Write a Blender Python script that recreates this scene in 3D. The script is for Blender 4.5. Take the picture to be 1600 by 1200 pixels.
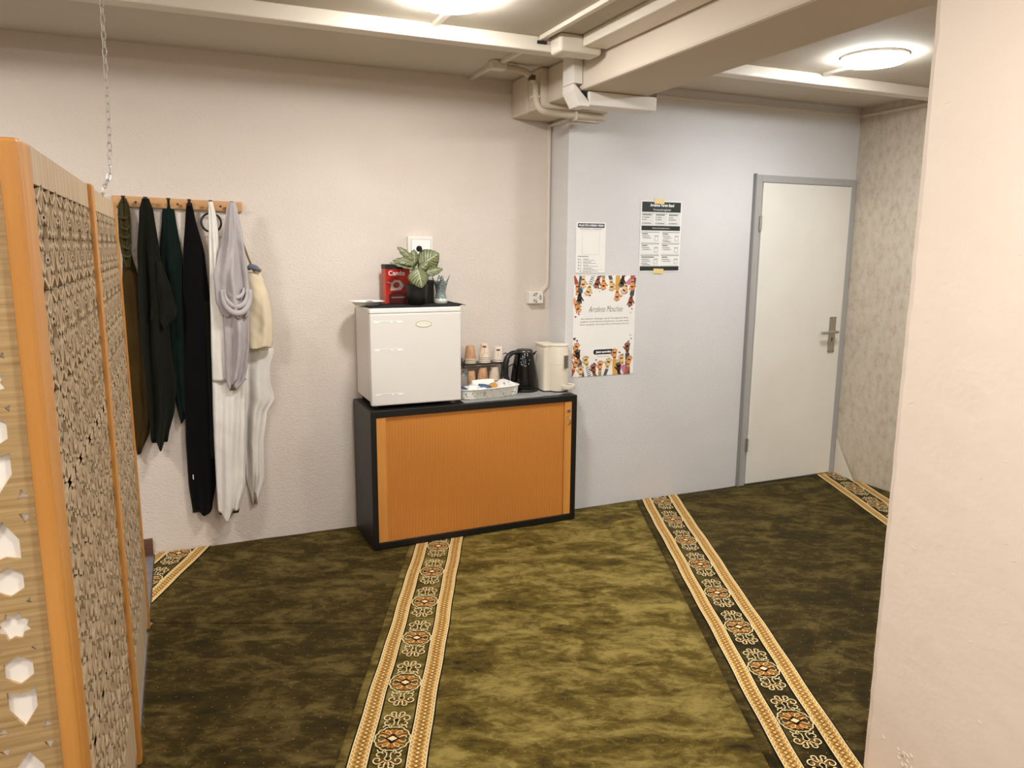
import bpy, bmesh, math, random
from mathutils import Vector, Matrix
random.seed(7)
PI = math.pi
scene = bpy.context.scene
for o in list(bpy.data.objects): bpy.data.objects.remove(o)
COL = scene.collection

# ------------------------------------------------------------------ camera, light level
H = 1.571
cam_data = bpy.data.cameras.new('camera'); cam = bpy.data.objects.new('camera', cam_data); COL.objects.link(cam)
cam_data.sensor_fit = 'HORIZONTAL'; cam_data.sensor_width = 36.0; cam_data.lens = 36.0*1189.06/1600.0
cam_data.clip_start = 0.02
def cam_axes():
    p, ro, a = map(math.radians, (10.052, 0.390, 23.44))
    f = Vector((0, math.cos(p), -math.sin(p))); u0 = Vector((0, math.sin(p), math.cos(p))); r0 = Vector((1, 0, 0))
    r = r0*math.cos(ro)+u0*math.sin(ro); u = -r0*math.sin(ro)+u0*math.cos(ro)
    R = lambda d: Vector((d.x*math.cos(a)+d.y*math.sin(a), -d.x*math.sin(a)+d.y*math.cos(a), d.z))
    return R(r), R(u), R(f)
r_, u_, f_ = cam_axes()
cam.matrix_world = Matrix(((r_.x, u_.x, -f_.x, 0), (r_.y, u_.y, -f_.y, 0), (r_.z, u_.z, -f_.z, H), (0, 0, 0, 1)))
scene.camera = cam
w = bpy.data.worlds.new('world'); scene.world = w; w.use_nodes = True
w.node_tree.nodes['Background'].inputs[0].default_value = (0.9, 0.85, 0.78, 1)
w.node_tree.nodes['Background'].inputs[1].default_value = 0.15
scene.view_settings.view_transform = 'Standard'; scene.view_settings.look = 'None'
scene.view_settings.gamma = 1.0; scene.view_settings.use_curve_mapping = False
scene.view_settings.exposure = 1.8
LAMP_POWER = 46.0
WARM = (0.98, 0.955, 0.91); NEUTRAL = (0.98, 0.98, 0.97); COOL = (0.92, 0.96, 1.0)

# ------------------------------------------------------------------ helpers
def lin(h):
    h = h.lstrip('#'); c = [int(h[i:i+2], 16)/255 for i in (0, 2, 4)]
    return tuple(x/12.92 if x <= 0.04045 else ((x+0.055)/1.055)**2.4 for x in c)+(1.0,)
MATS = {}
def mat(name, col, rough=0.6, metal=0.0, bump=0.0, bscale=80.0, col2=None, nscale=4.0, stretch=(1, 1, 1), spec=0.5,
        emit=None, estr=0.0, trans=0.0, sheen=0.0, detail=4.0, contrast=(0.35, 0.65), bdist=0.002, coat=0.0):
    if name in MATS: return MATS[name]
    m = bpy.data.materials.new(name); m.use_nodes = True; nt = m.node_tree
    b = nt.nodes['Principled BSDF']
    b.inputs['Base Color'].default_value = lin(col); b.inputs['Roughness'].default_value = rough
    b.inputs['Metallic'].default_value = metal; b.inputs['Specular IOR Level'].default_value = spec
    b.inputs['Transmission Weight'].default_value = trans; b.inputs['Coat Weight'].default_value = coat
    if sheen: b.inputs['Sheen Weight'].default_value = sheen
    if emit:
        b.inputs['Emission Color'].default_value = (*emit, 1); b.inputs['Emission Strength'].default_value = estr
    tc = nt.nodes.new('ShaderNodeTexCoord'); mp = nt.nodes.new('ShaderNodeMapping')
    mp.inputs['Scale'].default_value = stretch
    nt.links.new(tc.outputs['Object'], mp.inputs['Vector'])
    if col2:
        n = nt.nodes.new('ShaderNodeTexNoise'); n.inputs['Scale'].default_value = nscale; n.inputs['Detail'].default_value = detail
        rp = nt.nodes.new('ShaderNodeValToRGB')
        rp.color_ramp.elements[0].position = contrast[0]; rp.color_ramp.elements[0].color = lin(col)
        rp.color_ramp.elements[1].position = contrast[1]; rp.color_ramp.elements[1].color = lin(col2)
        nt.links.new(mp.outputs[0], n.inputs['Vector']); nt.links.new(n.outputs['Fac'], rp.inputs[0])
        nt.links.new(rp.outputs[0], b.inputs['Base Color'])
    if bump:
        n2 = nt.nodes.new('ShaderNodeTexNoise'); n2.inputs['Scale'].default_value = bscale; n2.inputs['Detail'].default_value = 3
        nt.links.new(mp.outputs[0], n2.inputs['Vector'])
        bp = nt.nodes.new('ShaderNodeBump'); bp.inputs['Strength'].default_value = bump; bp.inputs['Distance'].default_value = bdist
        nt.links.new(n2.outputs['Fac'], bp.inputs['Height']); nt.links.new(bp.outputs[0], b.inputs['Normal'])
    MATS[name] = m
    return m

class MB:
    def __init__(s): s.v = []; s.f = []; s.mi = []
    def add(s, vs, fs, mi=0):
        o = len(s.v); s.v += [tuple(x) for x in vs]; s.f += [tuple(i+o for i in f) for f in fs]; s.mi += [mi]*len(fs)
    def box(s, x0, x1, y0, y1, z0, z1, mi=0):
        s.add([(x0,y0,z0),(x1,y0,z0),(x1,y1,z0),(x0,y1,z0),(x0,y0,z1),(x1,y0,z1),(x1,y1,z1),(x0,y1,z1)],
              [(0,3,2,1),(4,5,6,7),(0,1,5,4),(1,2,6,5),(2,3,7,6),(3,0,4,7)], mi); return s
    def obox(s, c, ax, ay, az, mi=0):
        c, ax, ay, az = map(Vector, (c, ax, ay, az)); vs = []
        for k in (-1, 1):
            for (i, j) in ((-1,-1),(1,-1),(1,1),(-1,1)): vs.append(c+ax*i+ay*j+az*k)
        s.add(vs, [(0,3,2,1),(4,5,6,7),(0,1,5,4),(1,2,6,5),(2,3,7,6),(3,0,4,7)], mi); return s
    def beamseg(s, a, b, wd, ht, mi=0):
        """rectangular bar from a to b, wd sideways, ht along z-ish"""
        a, b = Vector(a), Vector(b); d = b-a; up = Vector((0,0,1))
        if abs(d.normalized().z) > 0.95: up = Vector((0,1,0))
        sx = d.cross(up).normalized(); uz = sx.cross(d).normalized()
        s.obox((a+b)/2, d/2, sx*wd/2, uz*ht/2, mi); return s
    def lathe(s, prof, c=(0,0,0), n=28, mi=0, sx=1.0, sy=1.0, cap=True):
        o = []; k = len(prof)
        for i in range(n):
            a = 2*PI*i/n
            for (r, z) in prof: o.append((c[0]+r*math.cos(a)*sx, c[1]+r*math.sin(a)*sy, c[2]+z))
        fs = [((i*k+j), ((i+1) % n)*k+j, ((i+1) % n)*k+j+1, i*k+j+1) for i in range(n) for j in range(k-1)]
        if cap:
            fs.append(tuple(i*k for i in reversed(range(n)))); fs.append(tuple(i*k+k-1 for i in range(n)))
        s.add(o, fs, mi); return s
    def tube(s, pts, r, n=8, mi=0, flat=1.0):
        pts = [Vector(p) for p in pts]; rs = r if isinstance(r, (list, tuple)) else [r]*len(pts)
        ref = Vector((0, 0, 1)); vs = []
        for i, p in enumerate(pts):
            t = (pts[min(i+1, len(pts)-1)]-pts[max(i-1, 0)]).normalized()
            if abs(t.dot(ref)) > 0.97: ref = Vector((0, 1, 0)) if abs(t.y) < .9 else Vector((1, 0, 0))
            x = t.cross(ref).normalized(); y = x.cross(t).normalized(); ref = y
            for k in range(n):
                a = 2*PI*k/n; vs.append(p+x*math.cos(a)*rs[i]+y*math.sin(a)*rs[i]*flat)
        fs = [(i*n+k, i*n+(k+1) % n, (i+1)*n+(k+1) % n, (i+1)*n+k) for i in range(len(pts)-1) for k in range(n)]
        fs.append(tuple(reversed(range(n)))); fs.append(tuple((len(pts)-1)*n+k for k in range(n)))
        s.add(vs, fs, mi); return s
    def poly(s, pts, z=0.0, mi=0):
        s.add([(p[0], p[1], z) for p in pts], [tuple(range(len(pts)))], mi); return s
    def ribbon(s, pts, wd, z=0.0, mi=0):
        P = [Vector((p[0], p[1])) for p in pts]; vs = []
        for i, p in enumerate(P):
            t = (P[min(i+1, len(P)-1)]-P[max(i-1, 0)])
            if t.length < 1e-9: t = Vector((1, 0))
            t.normalize(); nn = Vector((-t.y, t.x))*wd/2
            vs += [(p.x+nn.x, p.y+nn.y, z), (p.x-nn.x, p.y-nn.y, z)]
        s.add(vs, [(2*i+1, 2*i+3, 2*i+2, 2*i) for i in range(len(P)-1)], mi); return s
    def ell(s, cx, cy, rx, ry, rot=0, z=0.0, mi=0, n=16):
        c, si = math.cos(rot), math.sin(rot)
        return s.poly([(cx+rx*math.cos(a)*c-ry*math.sin(a)*si, cy+rx*math.cos(a)*si+ry*math.sin(a)*c)
                       for a in (2*PI*i/n for i in range(n))], z, mi)
    def mesh(s, name, mats):
        me = bpy.data.meshes.new(name); me.from_pydata(s.v, [], s.f)
        for m in (mats if isinstance(mats, (list, tuple)) else [mats]): me.materials.append(m)
        me.polygons.foreach_set('material_index', s.mi); me.update()
        return me
    def build(s, name, mats, parent=None, smooth=False, bevel=0.0, solid=0.0, loc=None, rot=None, auto=None):
        o = bpy.data.objects.new(name, s.mesh(name, mats)); COL.objects.link(o)
        if loc: o.location = loc
        if rot: o.rotation_euler = rot
        if parent: o.parent = parent
        if smooth:
            o.data.shade_smooth() if auto is None else o.data.polygons.foreach_set('use_smooth', [True]*len(o.data.polygons))
        if solid:
            md = o.modifiers.new('thickness', 'SOLIDIFY'); md.thickness = solid; md.offset = 0
        if bevel:
            md = o.modifiers.new('edge', 'BEVEL'); md.width = bevel; md.segments = 2; md.limit_method = 'ANGLE'; md.angle_limit = math.radians(35)
        return o
def tag(o, label, cat, group=None):
    o['label'] = label; o['category'] = cat
    if group: o['group'] = group
    return o
def struct(o, label=None):
    o['kind'] = 'structure'
    if label: o['label'] = label
    return o
def empty(name, loc=(0,0,0), rot=(0,0,0), label=None, cat=None, group=None):
    o = bpy.data.objects.new(name, None); COL.objects.link(o); o.location = loc; o.rotation_euler = rot
    o.empty_display_size = 0.05
    if label: tag(o, label, cat, group)
    return o
def copy_tree(o, parent=None):
    c = o.copy(); COL.objects.link(c); c.parent = parent
    for ch in [x for x in bpy.data.objects if x.parent == o]: copy_tree(ch, c)
    return c
def shade_auto(o, deg=40):
    me = o.data; me.polygons.foreach_set('use_smooth', [True]*len(me.polygons))
    bm = bmesh.new(); bm.from_mesh(me)
    for e in bm.edges:
        if len(e.link_faces) == 2 and e.calc_face_angle(0) > math.radians(deg): e.smooth = False
    bm.to_mesh(me); bm.free(); return o
def text(name, body, size, m, parent, x, y, z, align='CENTER', shear=0.0, bold=0.0, sx=1.0, width=None, space=1.0):
    cu = bpy.data.curves.new(name, 'FONT'); cu.body = body; cu.size = size; cu.align_x = align; cu.align_y = 'CENTER'
    cu.shear = shear; cu.offset = bold; cu.resolution_u = 3; cu.space_character = space
    tmp = bpy.data.objects.new('tmp', cu); COL.objects.link(tmp)
    dg = bpy.context.evaluated_depsgraph_get(); me = bpy.data.meshes.new_from_object(tmp.evaluated_get(dg))
    bpy.data.objects.remove(tmp)
    me.materials.clear(); me.materials.append(m)
    o = bpy.data.objects.new(name, me); COL.objects.link(o); o.parent = parent; o.location = (x, y, z)
    if width:
        xs = [v.co.x for v in me.vertices]; sx = width/max(1e-6, max(xs)-min(xs))
    o.scale = (sx, 1, 1)
    return o

# ------------------------------------------------------------------ surface materials
def wall_mat(name, c1, c2, bump=0.35, bscale=95, stretch=(1,1,1)):
    return mat(name, c1, 0.75, bump=bump, bscale=bscale, col2=c2, nscale=1.6, bdist=0.004, contrast=(0.3, 0.7), spec=0.25, stretch=stretch)
M_WALL = wall_mat('painted_wallpaper_warm', 'd6c9bd', 'dbd0c5', .7, 75, (1, 1, 1.7))
M_WALLR = wall_mat('painted_wallpaper_grey', 'd3d0cf', 'd9d6d4', 0.7, 80, (1, 1, 1.7))
M_CEIL = mat('painted_concrete_ceiling', 'c9bfae', 0.8, bump=0.15, bscale=40, col2='d0c7b8', nscale=1.2, spec=0.2)
M_BEAM = mat('painted_concrete_beam', 'd4c6b4', 0.7, bump=0.12, bscale=30, spec=0.25)
M_PLASTER = mat('rough_pink_plaster', 'e8d8c9', 0.6, bump=0.6, bscale=13, col2='ecdccd', nscale=2.0, bdist=0.006, spec=0.35)
M_FLOOR = mat('grey_vinyl_floor', '6f6a6c', 0.6, col2='7a7577', nscale=20)
M_WHITE = mat('white_plastic', 'e6e0d6', 0.4)
M_DUCT = mat('cream_duct_plastic', 'e0d6c6', 0.35)
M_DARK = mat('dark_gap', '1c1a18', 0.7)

def wallpaper():
    m = bpy.data.materials.new('mottled_beige_wallpaper'); m.use_nodes = True; nt = m.node_tree; b = nt.nodes['Principled BSDF']
    tc = nt.nodes.new('ShaderNodeTexCoord'); mp = nt.nodes.new('ShaderNodeMapping'); mp.inputs['Scale'].default_value = (1, 1.6, 1)
    n = nt.nodes.new('ShaderNodeTexNoise'); n.inputs['Scale'].default_value = 16; n.inputs['Detail'].default_value = 9; n.inputs['Roughness'].default_value = .75
    rp = nt.nodes.new('ShaderNodeValToRGB'); e = rp.color_ramp.elements
    e[0].position = .36; e[0].color = lin('b3a48f'); e[1].position = .62; e[1].color = lin('cfc3b1')
    x = e.new(.48); x.color = lin('c6b9a6')
    nt.links.new(tc.outputs['Object'], mp.inputs[0]); nt.links.new(mp.outputs[0], n.inputs['Vector'])
    nt.links.new(n.outputs['Fac'], rp.inputs[0]); nt.links.new(rp.outputs[0], b.inputs['Base Color'])
    b.inputs['Roughness'].default_value = .6
    return m
M_PAPERWALL = wallpaper()

# ------------------------------------------------------------------ room shell
YL, YR, XS, XR, ZC = 4.17, 3.95, 2.05, 4.235, 2.507
XW, YB = -3.2, -3.0
struct(MB().box(XW-.12, XR+.12, YB-.12, YL+.12, -.12, -.008).build('floor', M_FLOOR), 'bare grey floor beside and under the carpet')
struct(MB().box(XW-.12, XR+.12, YB-.12, YL+.12, ZC, ZC+.12).build('ceiling', M_CEIL))
struct(MB().box(XW-.12, XS, YL, YL+.12, -.008, ZC).build('wall_back', M_WALL))
struct(MB().box(XS, XS+.3, YR+.0, YL+.12, -.008, ZC).build('wall_step', M_WALLR))
mb = MB(); DX0, DX1, DZ = 3.425, 4.195, 2.012
mb.box(XS+.3, DX0, YR, YR+.12, -.008, ZC); mb.box(DX0, DX1, YR, YR+.12, DZ, ZC); mb.box(DX1, XR+.12, YR, YR+.12, -.008, ZC)
struct(mb.build('wall_back_right', M_WALLR))
struct(MB().box(XR, XR+.12, YB, YR, -.008, ZC).build('wall_right', M_PAPERWALL))
struct(MB().box(XW-.12, XW, YB, YL, -.008, ZC).build('wall_left', M_WALL))
struct(MB().box(XW, XR, YB-.12, YB, -.008, ZC).build('wall_rear', M_WALL))
# curl of loose wallpaper at the foot of the right wall
mb = MB()
mb.add([(XR-.002, 3.93, .0), (XR-.002, 3.93, .26), (XR-.02, 3.80, .09), (XR-.035, 3.72, .0), (XR-.004, 3.72, .0)], [(0,1,2,3),(0,3,4)])
o = mb.build('trim_2', mat('curled_paper', 'e3dac9', .6), solid=.002); struct(o, 'loose corner of wallpaper curling away from wall')
# thin cable trim high on the right-hand walls
mb = MB(); mb.box(XS+.16, XR, YR-.012, YR, 2.445, 2.462); mb.box(XR-.012, XR, 1.2, YR-.012, 2.445, 2.462)
struct(mb.build('trim_1', M_DUCT, bevel=.002), 'thin cream trim running along the wall below the ceiling')
# brown baseboard piece left of the carpet
struct(MB().box(XW, -.216, YL-.016, YL, -.008, .085).build('baseboard_back', mat('dark_brown_wood', '6d4b38', .5, col2='553828', nscale=6, stretch=(1,1,12))), 'brown wooden baseboard on the back wall')

# beam and pillar
BX0, BX1, BZ = 1.83, 2.207, 2.326
mb = MB(); mb.box(BX0, BX1, YB, 3.78, BZ, ZC); mb.box(1.792, BX1, 3.78, YL if False else YR, 2.302, ZC); mb.box(1.792, XS, YR, YL, 2.302, ZC)
struct(mb.build('ceiling_beam', M_BEAM, bevel=.012), 'painted concrete ceiling beam')
def pillar():
    # long plastered pillar face, subdivided so that the arris is uneven
    mb = MB(); n = 60; prof = []
    rnd = random.Random(3)
    for i in range(n+1):
        z = -.008+(BZ+.008)*i/n
        j = 0; k = rnd.uniform(-.003, .003)
        prof.append([(BX0, .85, z), (BX0+j*.3, 1.20, z), (BX0+j*.6, 1.478+k, z), (BX0+.012, 1.50+k*.4, z), (BX1, 1.50, z), (BX1, .85, z)])
    k = 6
    vs = [p for r in prof for p in r]
    fs = [(i*k+(j+1) % k, i*k+j, (i+1)*k+j, (i+1)*k+(j+1) % k) for i in range(n) for j in range(k)]
    fs += [tuple(range(k)), tuple(reversed([n*k+i for i in range(k)]))]
    mb.add(vs, fs)
    # chips and trowel ridges standing proud of the plaster
    for i in range(46):
        y = rnd.uniform(1.0, 1.46); z = rnd.uniform(.1, 2.2); l = rnd.uniform(.002, .009); a = rnd.uniform(-.9, .4)
        mb.obox((BX0-.0001, y, z), (.0008, 0, 0), (0, l*math.cos(a), l*math.sin(a)), (0, -.001*math.sin(a), .001*math.cos(a)))
    for i in range(16):
        y = 1.37+rnd.gauss(0, .025); z = .13+rnd.gauss(0, .02)
        mb.obox((BX0-.0005, y, z), (.002, 0, 0), (0, .004, .003), (0, -.001, .002))
    return mb.build('wall_pillar', M_PLASTER)
struct(pillar(), 'rough cream plastered pillar under the beam')

# ------------------------------------------------------------------ door
M_DOOR = mat('cream_door_paint', 'e8e4d9', .45, col2='e4dfd3', nscale=3)
M_FRAME = mat('grey_frame_paint', 'a9a8a4', .45, bump=.05, bscale=60)
M_STEEL = mat('brushed_steel', 'b5aea2', .32, metal=.85)
door = empty('door_1', ((DX0+DX1)/2, YR, 0)); struct(door, 'cream door in a grey steel frame')
cx = (DX0+DX1)/2
mb = MB(); mb.box(3.372-cx, 3.43-cx, -.018, .02, -.005, 2.045); mb.box(4.186-cx, XR-cx-.001, -.018, .02, -.005, 2.045); mb.box(3.43-cx, 4.186-cx, -.018, .02, 1.999, 2.045)
fr = mb.build('door_frame', M_FRAME, door, bevel=.006)
MB().box(3.366-cx, 3.374-cx, -.026, 0, -.005, 2.05).build('frame_edge_bead', mat('dark_grey_bead', '8b8985', .5), door)
leaf = MB().box(3.434-cx, 4.184-cx, -.022, .02, .012, 1.997).build('door_leaf', M_DOOR, door, bevel=.003)
for z0, z1 in ((1.70, 1.79), (.245, .33)):
    mb = MB(); mb.lathe([(.0085, 0), (.0085, (z1-z0)*.5-.001)], (0, 0, 0), 14); mb.lathe([(.0085, (z1-z0)*.5+.001), (.0085, z1-z0)], (0, 0, 0), 14)
    h = mb.build('hinge', M_STEEL, door, smooth=False, loc=(3.421-cx, -.028, z0)); shade_auto(h)
pl = MB().box(-.029, .029, -.008, 0, -.125, .122).build('handle_plate', M_STEEL, door, bevel=.008, loc=(4.104-cx, -.022, 1.006))
lv = MB(); lv.tube([(.0, -.0, .02), (.0, -.05, .02)], .010, 12); lv.tube([(.010, -.05, .021), (-.03, -.052, .021), (-.09, -.052, .019), (-.135, -.05, .018)], [.009, .011, .011, .012], 12, flat=.8)
l = lv.build('lever', M_STEEL, pl); shade_auto(l)
kh = MB(); kh.ell(0, -.026, .006, .006); kh.poly([(-.003, -.027), (-.004, -.048), (.004, -.048), (.003, -.027)])
kh.build('keyhole', M_DARK, pl, loc=(0, -.0086, 0), rot=(PI/2, 0, 0))
for sx in (-1, 1):
    for sz in (-.118, .115):
        MB().lathe([(.003, 0), (.003, .002)], n=10).build('screw', mat('dark_steel', '5a554d', .4, metal=.8), pl, loc=(sx*.02, -.008, sz), rot=(PI/2, 0, 0))

# ------------------------------------------------------------------ ceiling lamps
def lamp(x, y, col, label, r=.135, arm=None):
    root = empty('ceiling_lamp', (x, y, ZC), label=label, cat='ceiling lamp', group='round ceiling lamps')
    body = MB().lathe([(r+.008, 0), (r+.008, -.012), (r+.003, -.015), (r-.006, -.015)], n=48).build('housing', M_WHITE, root); shade_auto(body)
    em = mat('lamp_glow_%d' % round(col[2]*100), 'ffffff', .5, emit=col, estr=LAMP_POWER*(.70 if col == COOL else 1.0))
    df = MB().lathe([(r+.001, -.0155), (r+.001, -.026), (r-.006, -.033), (r*.8, -.037), (r*.4, -.040), (.001, -.041)], n=48, cap=False).build('diffuser', em, root); shade_auto(df, 80)
    if arm: MB().box(arm-x-.012, arm-x+.012, r, 3.275-y, -.016, 0).build('cable_cover', M_DUCT, root)
    return root
lamp(.995, 2.90, NEUTRAL, 'round glowing ceiling lamp beside the long duct, facing the fridge', .135, 1.05)
lamp(3.165, 2.90, COOL, 'round glowing ceiling lamp beyond the beam, facing the door', .145, 3.225)
for (x, y) in ((-1.17, 2.90), (-1.17, .55), (.9, .55), (3.165, .5), (.9, -1.7), (-1.17, -1.7)):  # unseen lamps added to light the room; number and places are assumed
    lamp(x, y, WARM, 'added unseen round ceiling lamp in the part of the room away from the cabinet', .135)

# ------------------------------------------------------------------ ducts, pipes, wiring
longduct = o = MB().box(XW, 1.705, 3.27, 3.35, 2.445, ZC).build('cable_duct', M_DUCT, bevel=.006); tag(o, 'long cream cable duct on the ceiling along the coat rack wall', 'cable duct')
o = MB().box(BX1, XR, 3.29, 3.37, 2.45, ZC).build('cable_duct', M_DUCT, bevel=.006); tag(o, 'cream cable duct on the ceiling beyond the beam towards the door', 'cable duct')
o = MB().box(1.70, 1.822, YB, 3.16, 2.455, ZC).build('cable_duct', M_DUCT, bevel=.006); tag(o, 'wide cream cable duct on the ceiling running beside the beam', 'cable duct')
o = MB().box(1.592, 1.80, 3.165, 3.268, 2.428, ZC).build('junction_box', M_DUCT, bevel=.012); tag(o, 'rounded cream junction box between two ceiling ducts', 'junction box')
o = MB().box(1.535, 1.562, YB, 3.262, 2.488, ZC).build('cable_conduit', M_DUCT, bevel=.003); tag(o, 'narrow cream conduit on the ceiling ending at the long duct', 'conduit')
o = MB().box(1.528, 1.572, 3.258, 3.269, 2.474, 2.486).build('open_notch', M_DARK, longduct)
# angled white duct round the beam
root = empty('beam_duct', (BX0, 3.39, BZ), label='white angled cable duct wrapping around the underside of the beam', cat='cable duct')
P = lambda x, y, z: (x-BX0, y-3.39, z-BZ)
mb = MB(); y0, y1 = 0, .11
mb.box(*(1.776-BX0, -.002), y0, y1, 2.352-BZ, 2.494-BZ)
mb.build('upright_cover', M_WHITE, root, bevel=.003)
mb = MB()
a = [P(1.776, 0, 2.350), P(1.776, 0, 2.318), P(1.815, 0, 2.252), P(1.868, 0, 2.252), P(1.868, 0, 2.272), P(1.786, 0, 2.350)]
vs = [(p[0], y0, p[2]) for p in a]+[(p[0], y1, p[2]) for p in a]
mb.add(vs, [tuple(range(5, -1, -1)) if False else (0,1,2,3,4,5), (11,10,9,8,7,6)]+[(i, i+6, (i+1) % 6+6, (i+1) % 6) for i in range(6)])
mb.build('corner_cover', M_WHITE, root, bevel=.002)
mb = MB(); mb.box(1.866-BX0, 2.250-BX0, y0, y1, 2.258-BZ, 2.324-BZ); mb.build('horizontal_cover', M_WHITE, root, bevel=.004)
mb = MB(); mb.box(1.832-BX0, 1.866-BX0, .02, .09, 2.285-BZ, 2.322-BZ); mb.build('exposed_cables', M_DARK, root)
mb = MB()
for k in range(3): mb.tube([P(2.248, 3.42+.02*k, 2.30), P(2.262, 3.42+.02*k, 2.315), P(2.268, 3.42+.02*k, 2.45)], .004, 6)
mb.build('cable_ends', mat('grey_cable', '4a4642', .5), root)
# flexible conduit with clamp and small ceiling box
root = empty('ceiling_box', (1.545, 3.77, ZC), label='small cream cable box on the ceiling near the back wall', cat='junction box')
MB().box(-.04, .04, -.03, .035, -.042, 0).build('box_body', M_DUCT, root, bevel=.006)
mb = MB(); mb.box(-.012, .012, .035, .395, -.018, 0); mb.box(-.012+.012, .012+.012, -.30, -.03, -.018, 0); mb.build('conduit', M_DUCT, root, bevel=.002)
root = empty('flexible_pipe', (1.6, 3.80, ZC), label='beige flexible conduit bending down the beam end and under it', cat='pipe')
def smooth_path(pts, n=8):
    pts = [Vector(p) for p in pts]; out = []
    for i in range(len(pts)-1):
        p0, p1, p2, p3 = pts[max(i-1,0)], pts[i], pts[i+1], pts[min(i+2,len(pts)-1)]
        for k in range(n):
            t = k/n; out.append(.5*((2*p1)+(p2-p0)*t+(2*p0-5*p1+4*p2-p3)*t*t+(3*p1-p0-3*p2+p3)*t**3))
    out.append(pts[-1]); return out
pp = smooth_path([(-.02, -.02, -.025), (.06, -.01, -.025), (.13, 0, -.04), (.165, 0, -.08), (.170, -.005, -.14), (.172, -.02, -.19), (.20, -.03, -.222), (.26, -.02, -.228), (.36, .0, -.228), (.43, .0, -.228), (.60, .03, -.225)])
mb = MB(); mb.tube(pp, .017, 12); o = mb.build('pipe', mat('beige_pipe', 'cdbfa8', .5), root, smooth=True)
mb = MB(); mb.lathe([(.021, -.012), (.021, .012)], (.148, 0, -.058), 14); shade_auto(mb.build('clamp', mat('brown_clamp', '5a4433', .5), root))
MB().box(.15, .19, -.02, .022, -.155, -.145).build('bracket', M_DUCT, root); MB().box(.40, .412, -.02, .022, -.25, -.205).build('bracket', M_DUCT, root)
# wall conduit with socket
root = empty('wall_conduit', (2.03, YL, 1.36), label='thin cream conduit running down the wall corner to the socket', cat='conduit')
mb = MB(); mb.box(-.008, .008, -.016, 0, 0, .925); mb.build('vertical_run', M_DUCT, root, bevel=.002)
mb = MB(); mb.beamseg((0, -.008, 0), (-.052, -.008, -.05), .016, .016); mb.build('diagonal_run', M_DUCT, root)
mb = MB(); mb.box(.004, .018, -.222, -.016, .912, .928); mb.build('side_run', M_DUCT, root, bevel=.002)
mb = MB(); mb.box(.004, .205, -.236, -.222, .916, .936); mb.box(.19, .214, -.24, -.222, .918, .962); mb.build('end_run', M_DUCT, root, bevel=.002)
root = empty('wall_socket', (1.945, YL, 1.287), label='white surface-mounted power socket on the wall above the cups', cat='power socket')
MB().box(-.046, .046, -.042, 0, -.036, .036).build('socket_box', M_WHITE, root, bevel=.005)
mb = MB()
for k in range(3):
    a = PI/2+.55+k*2*PI/3 if k else PI/2+.55
    for da, rr in ((-.35, .021), (.35, .021), (0, .013)):
        mb.ell(rr*math.cos(a+da), rr*math.sin(a+da), .0035, .0026, a+da+PI/2, n=8)
    mb.ribbon([(.027*math.cos(a+t), .027*math.sin(a+t)) for t in (-.6, -.3, 0, .3, .6)], .0035)
mb.build('pin_holes', M_DARK, root, loc=(.004, -.0428, 0), rot=(PI/2, 0, 0))
# fuse / thermostat box on wall
root = empty('wall_switch_box', (1.235, YL, 1.512), label='white wall control box behind the potted plant', cat='control box')
MB().box(-.072, .072, -.036, 0, -.125, .125).build('housing', M_WHITE, root, bevel=.006)
MB().box(-.052, .055, -.040, -.036, -.02, .105).build('cover', mat('bright_white_plastic', 'f2eee8', .35), root, bevel=.004)
mb = MB(); mb.ribbon([(-.055, -.023), (-.055, .108), (.058, .108), (.058, -.023), (-.055, -.023)], .002); mb.build('cover_seam', mat('seam_grey', 'a9a39a', .6), root, loc=(0, -.0366, 0), rot=(PI/2, 0, 0))

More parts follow.
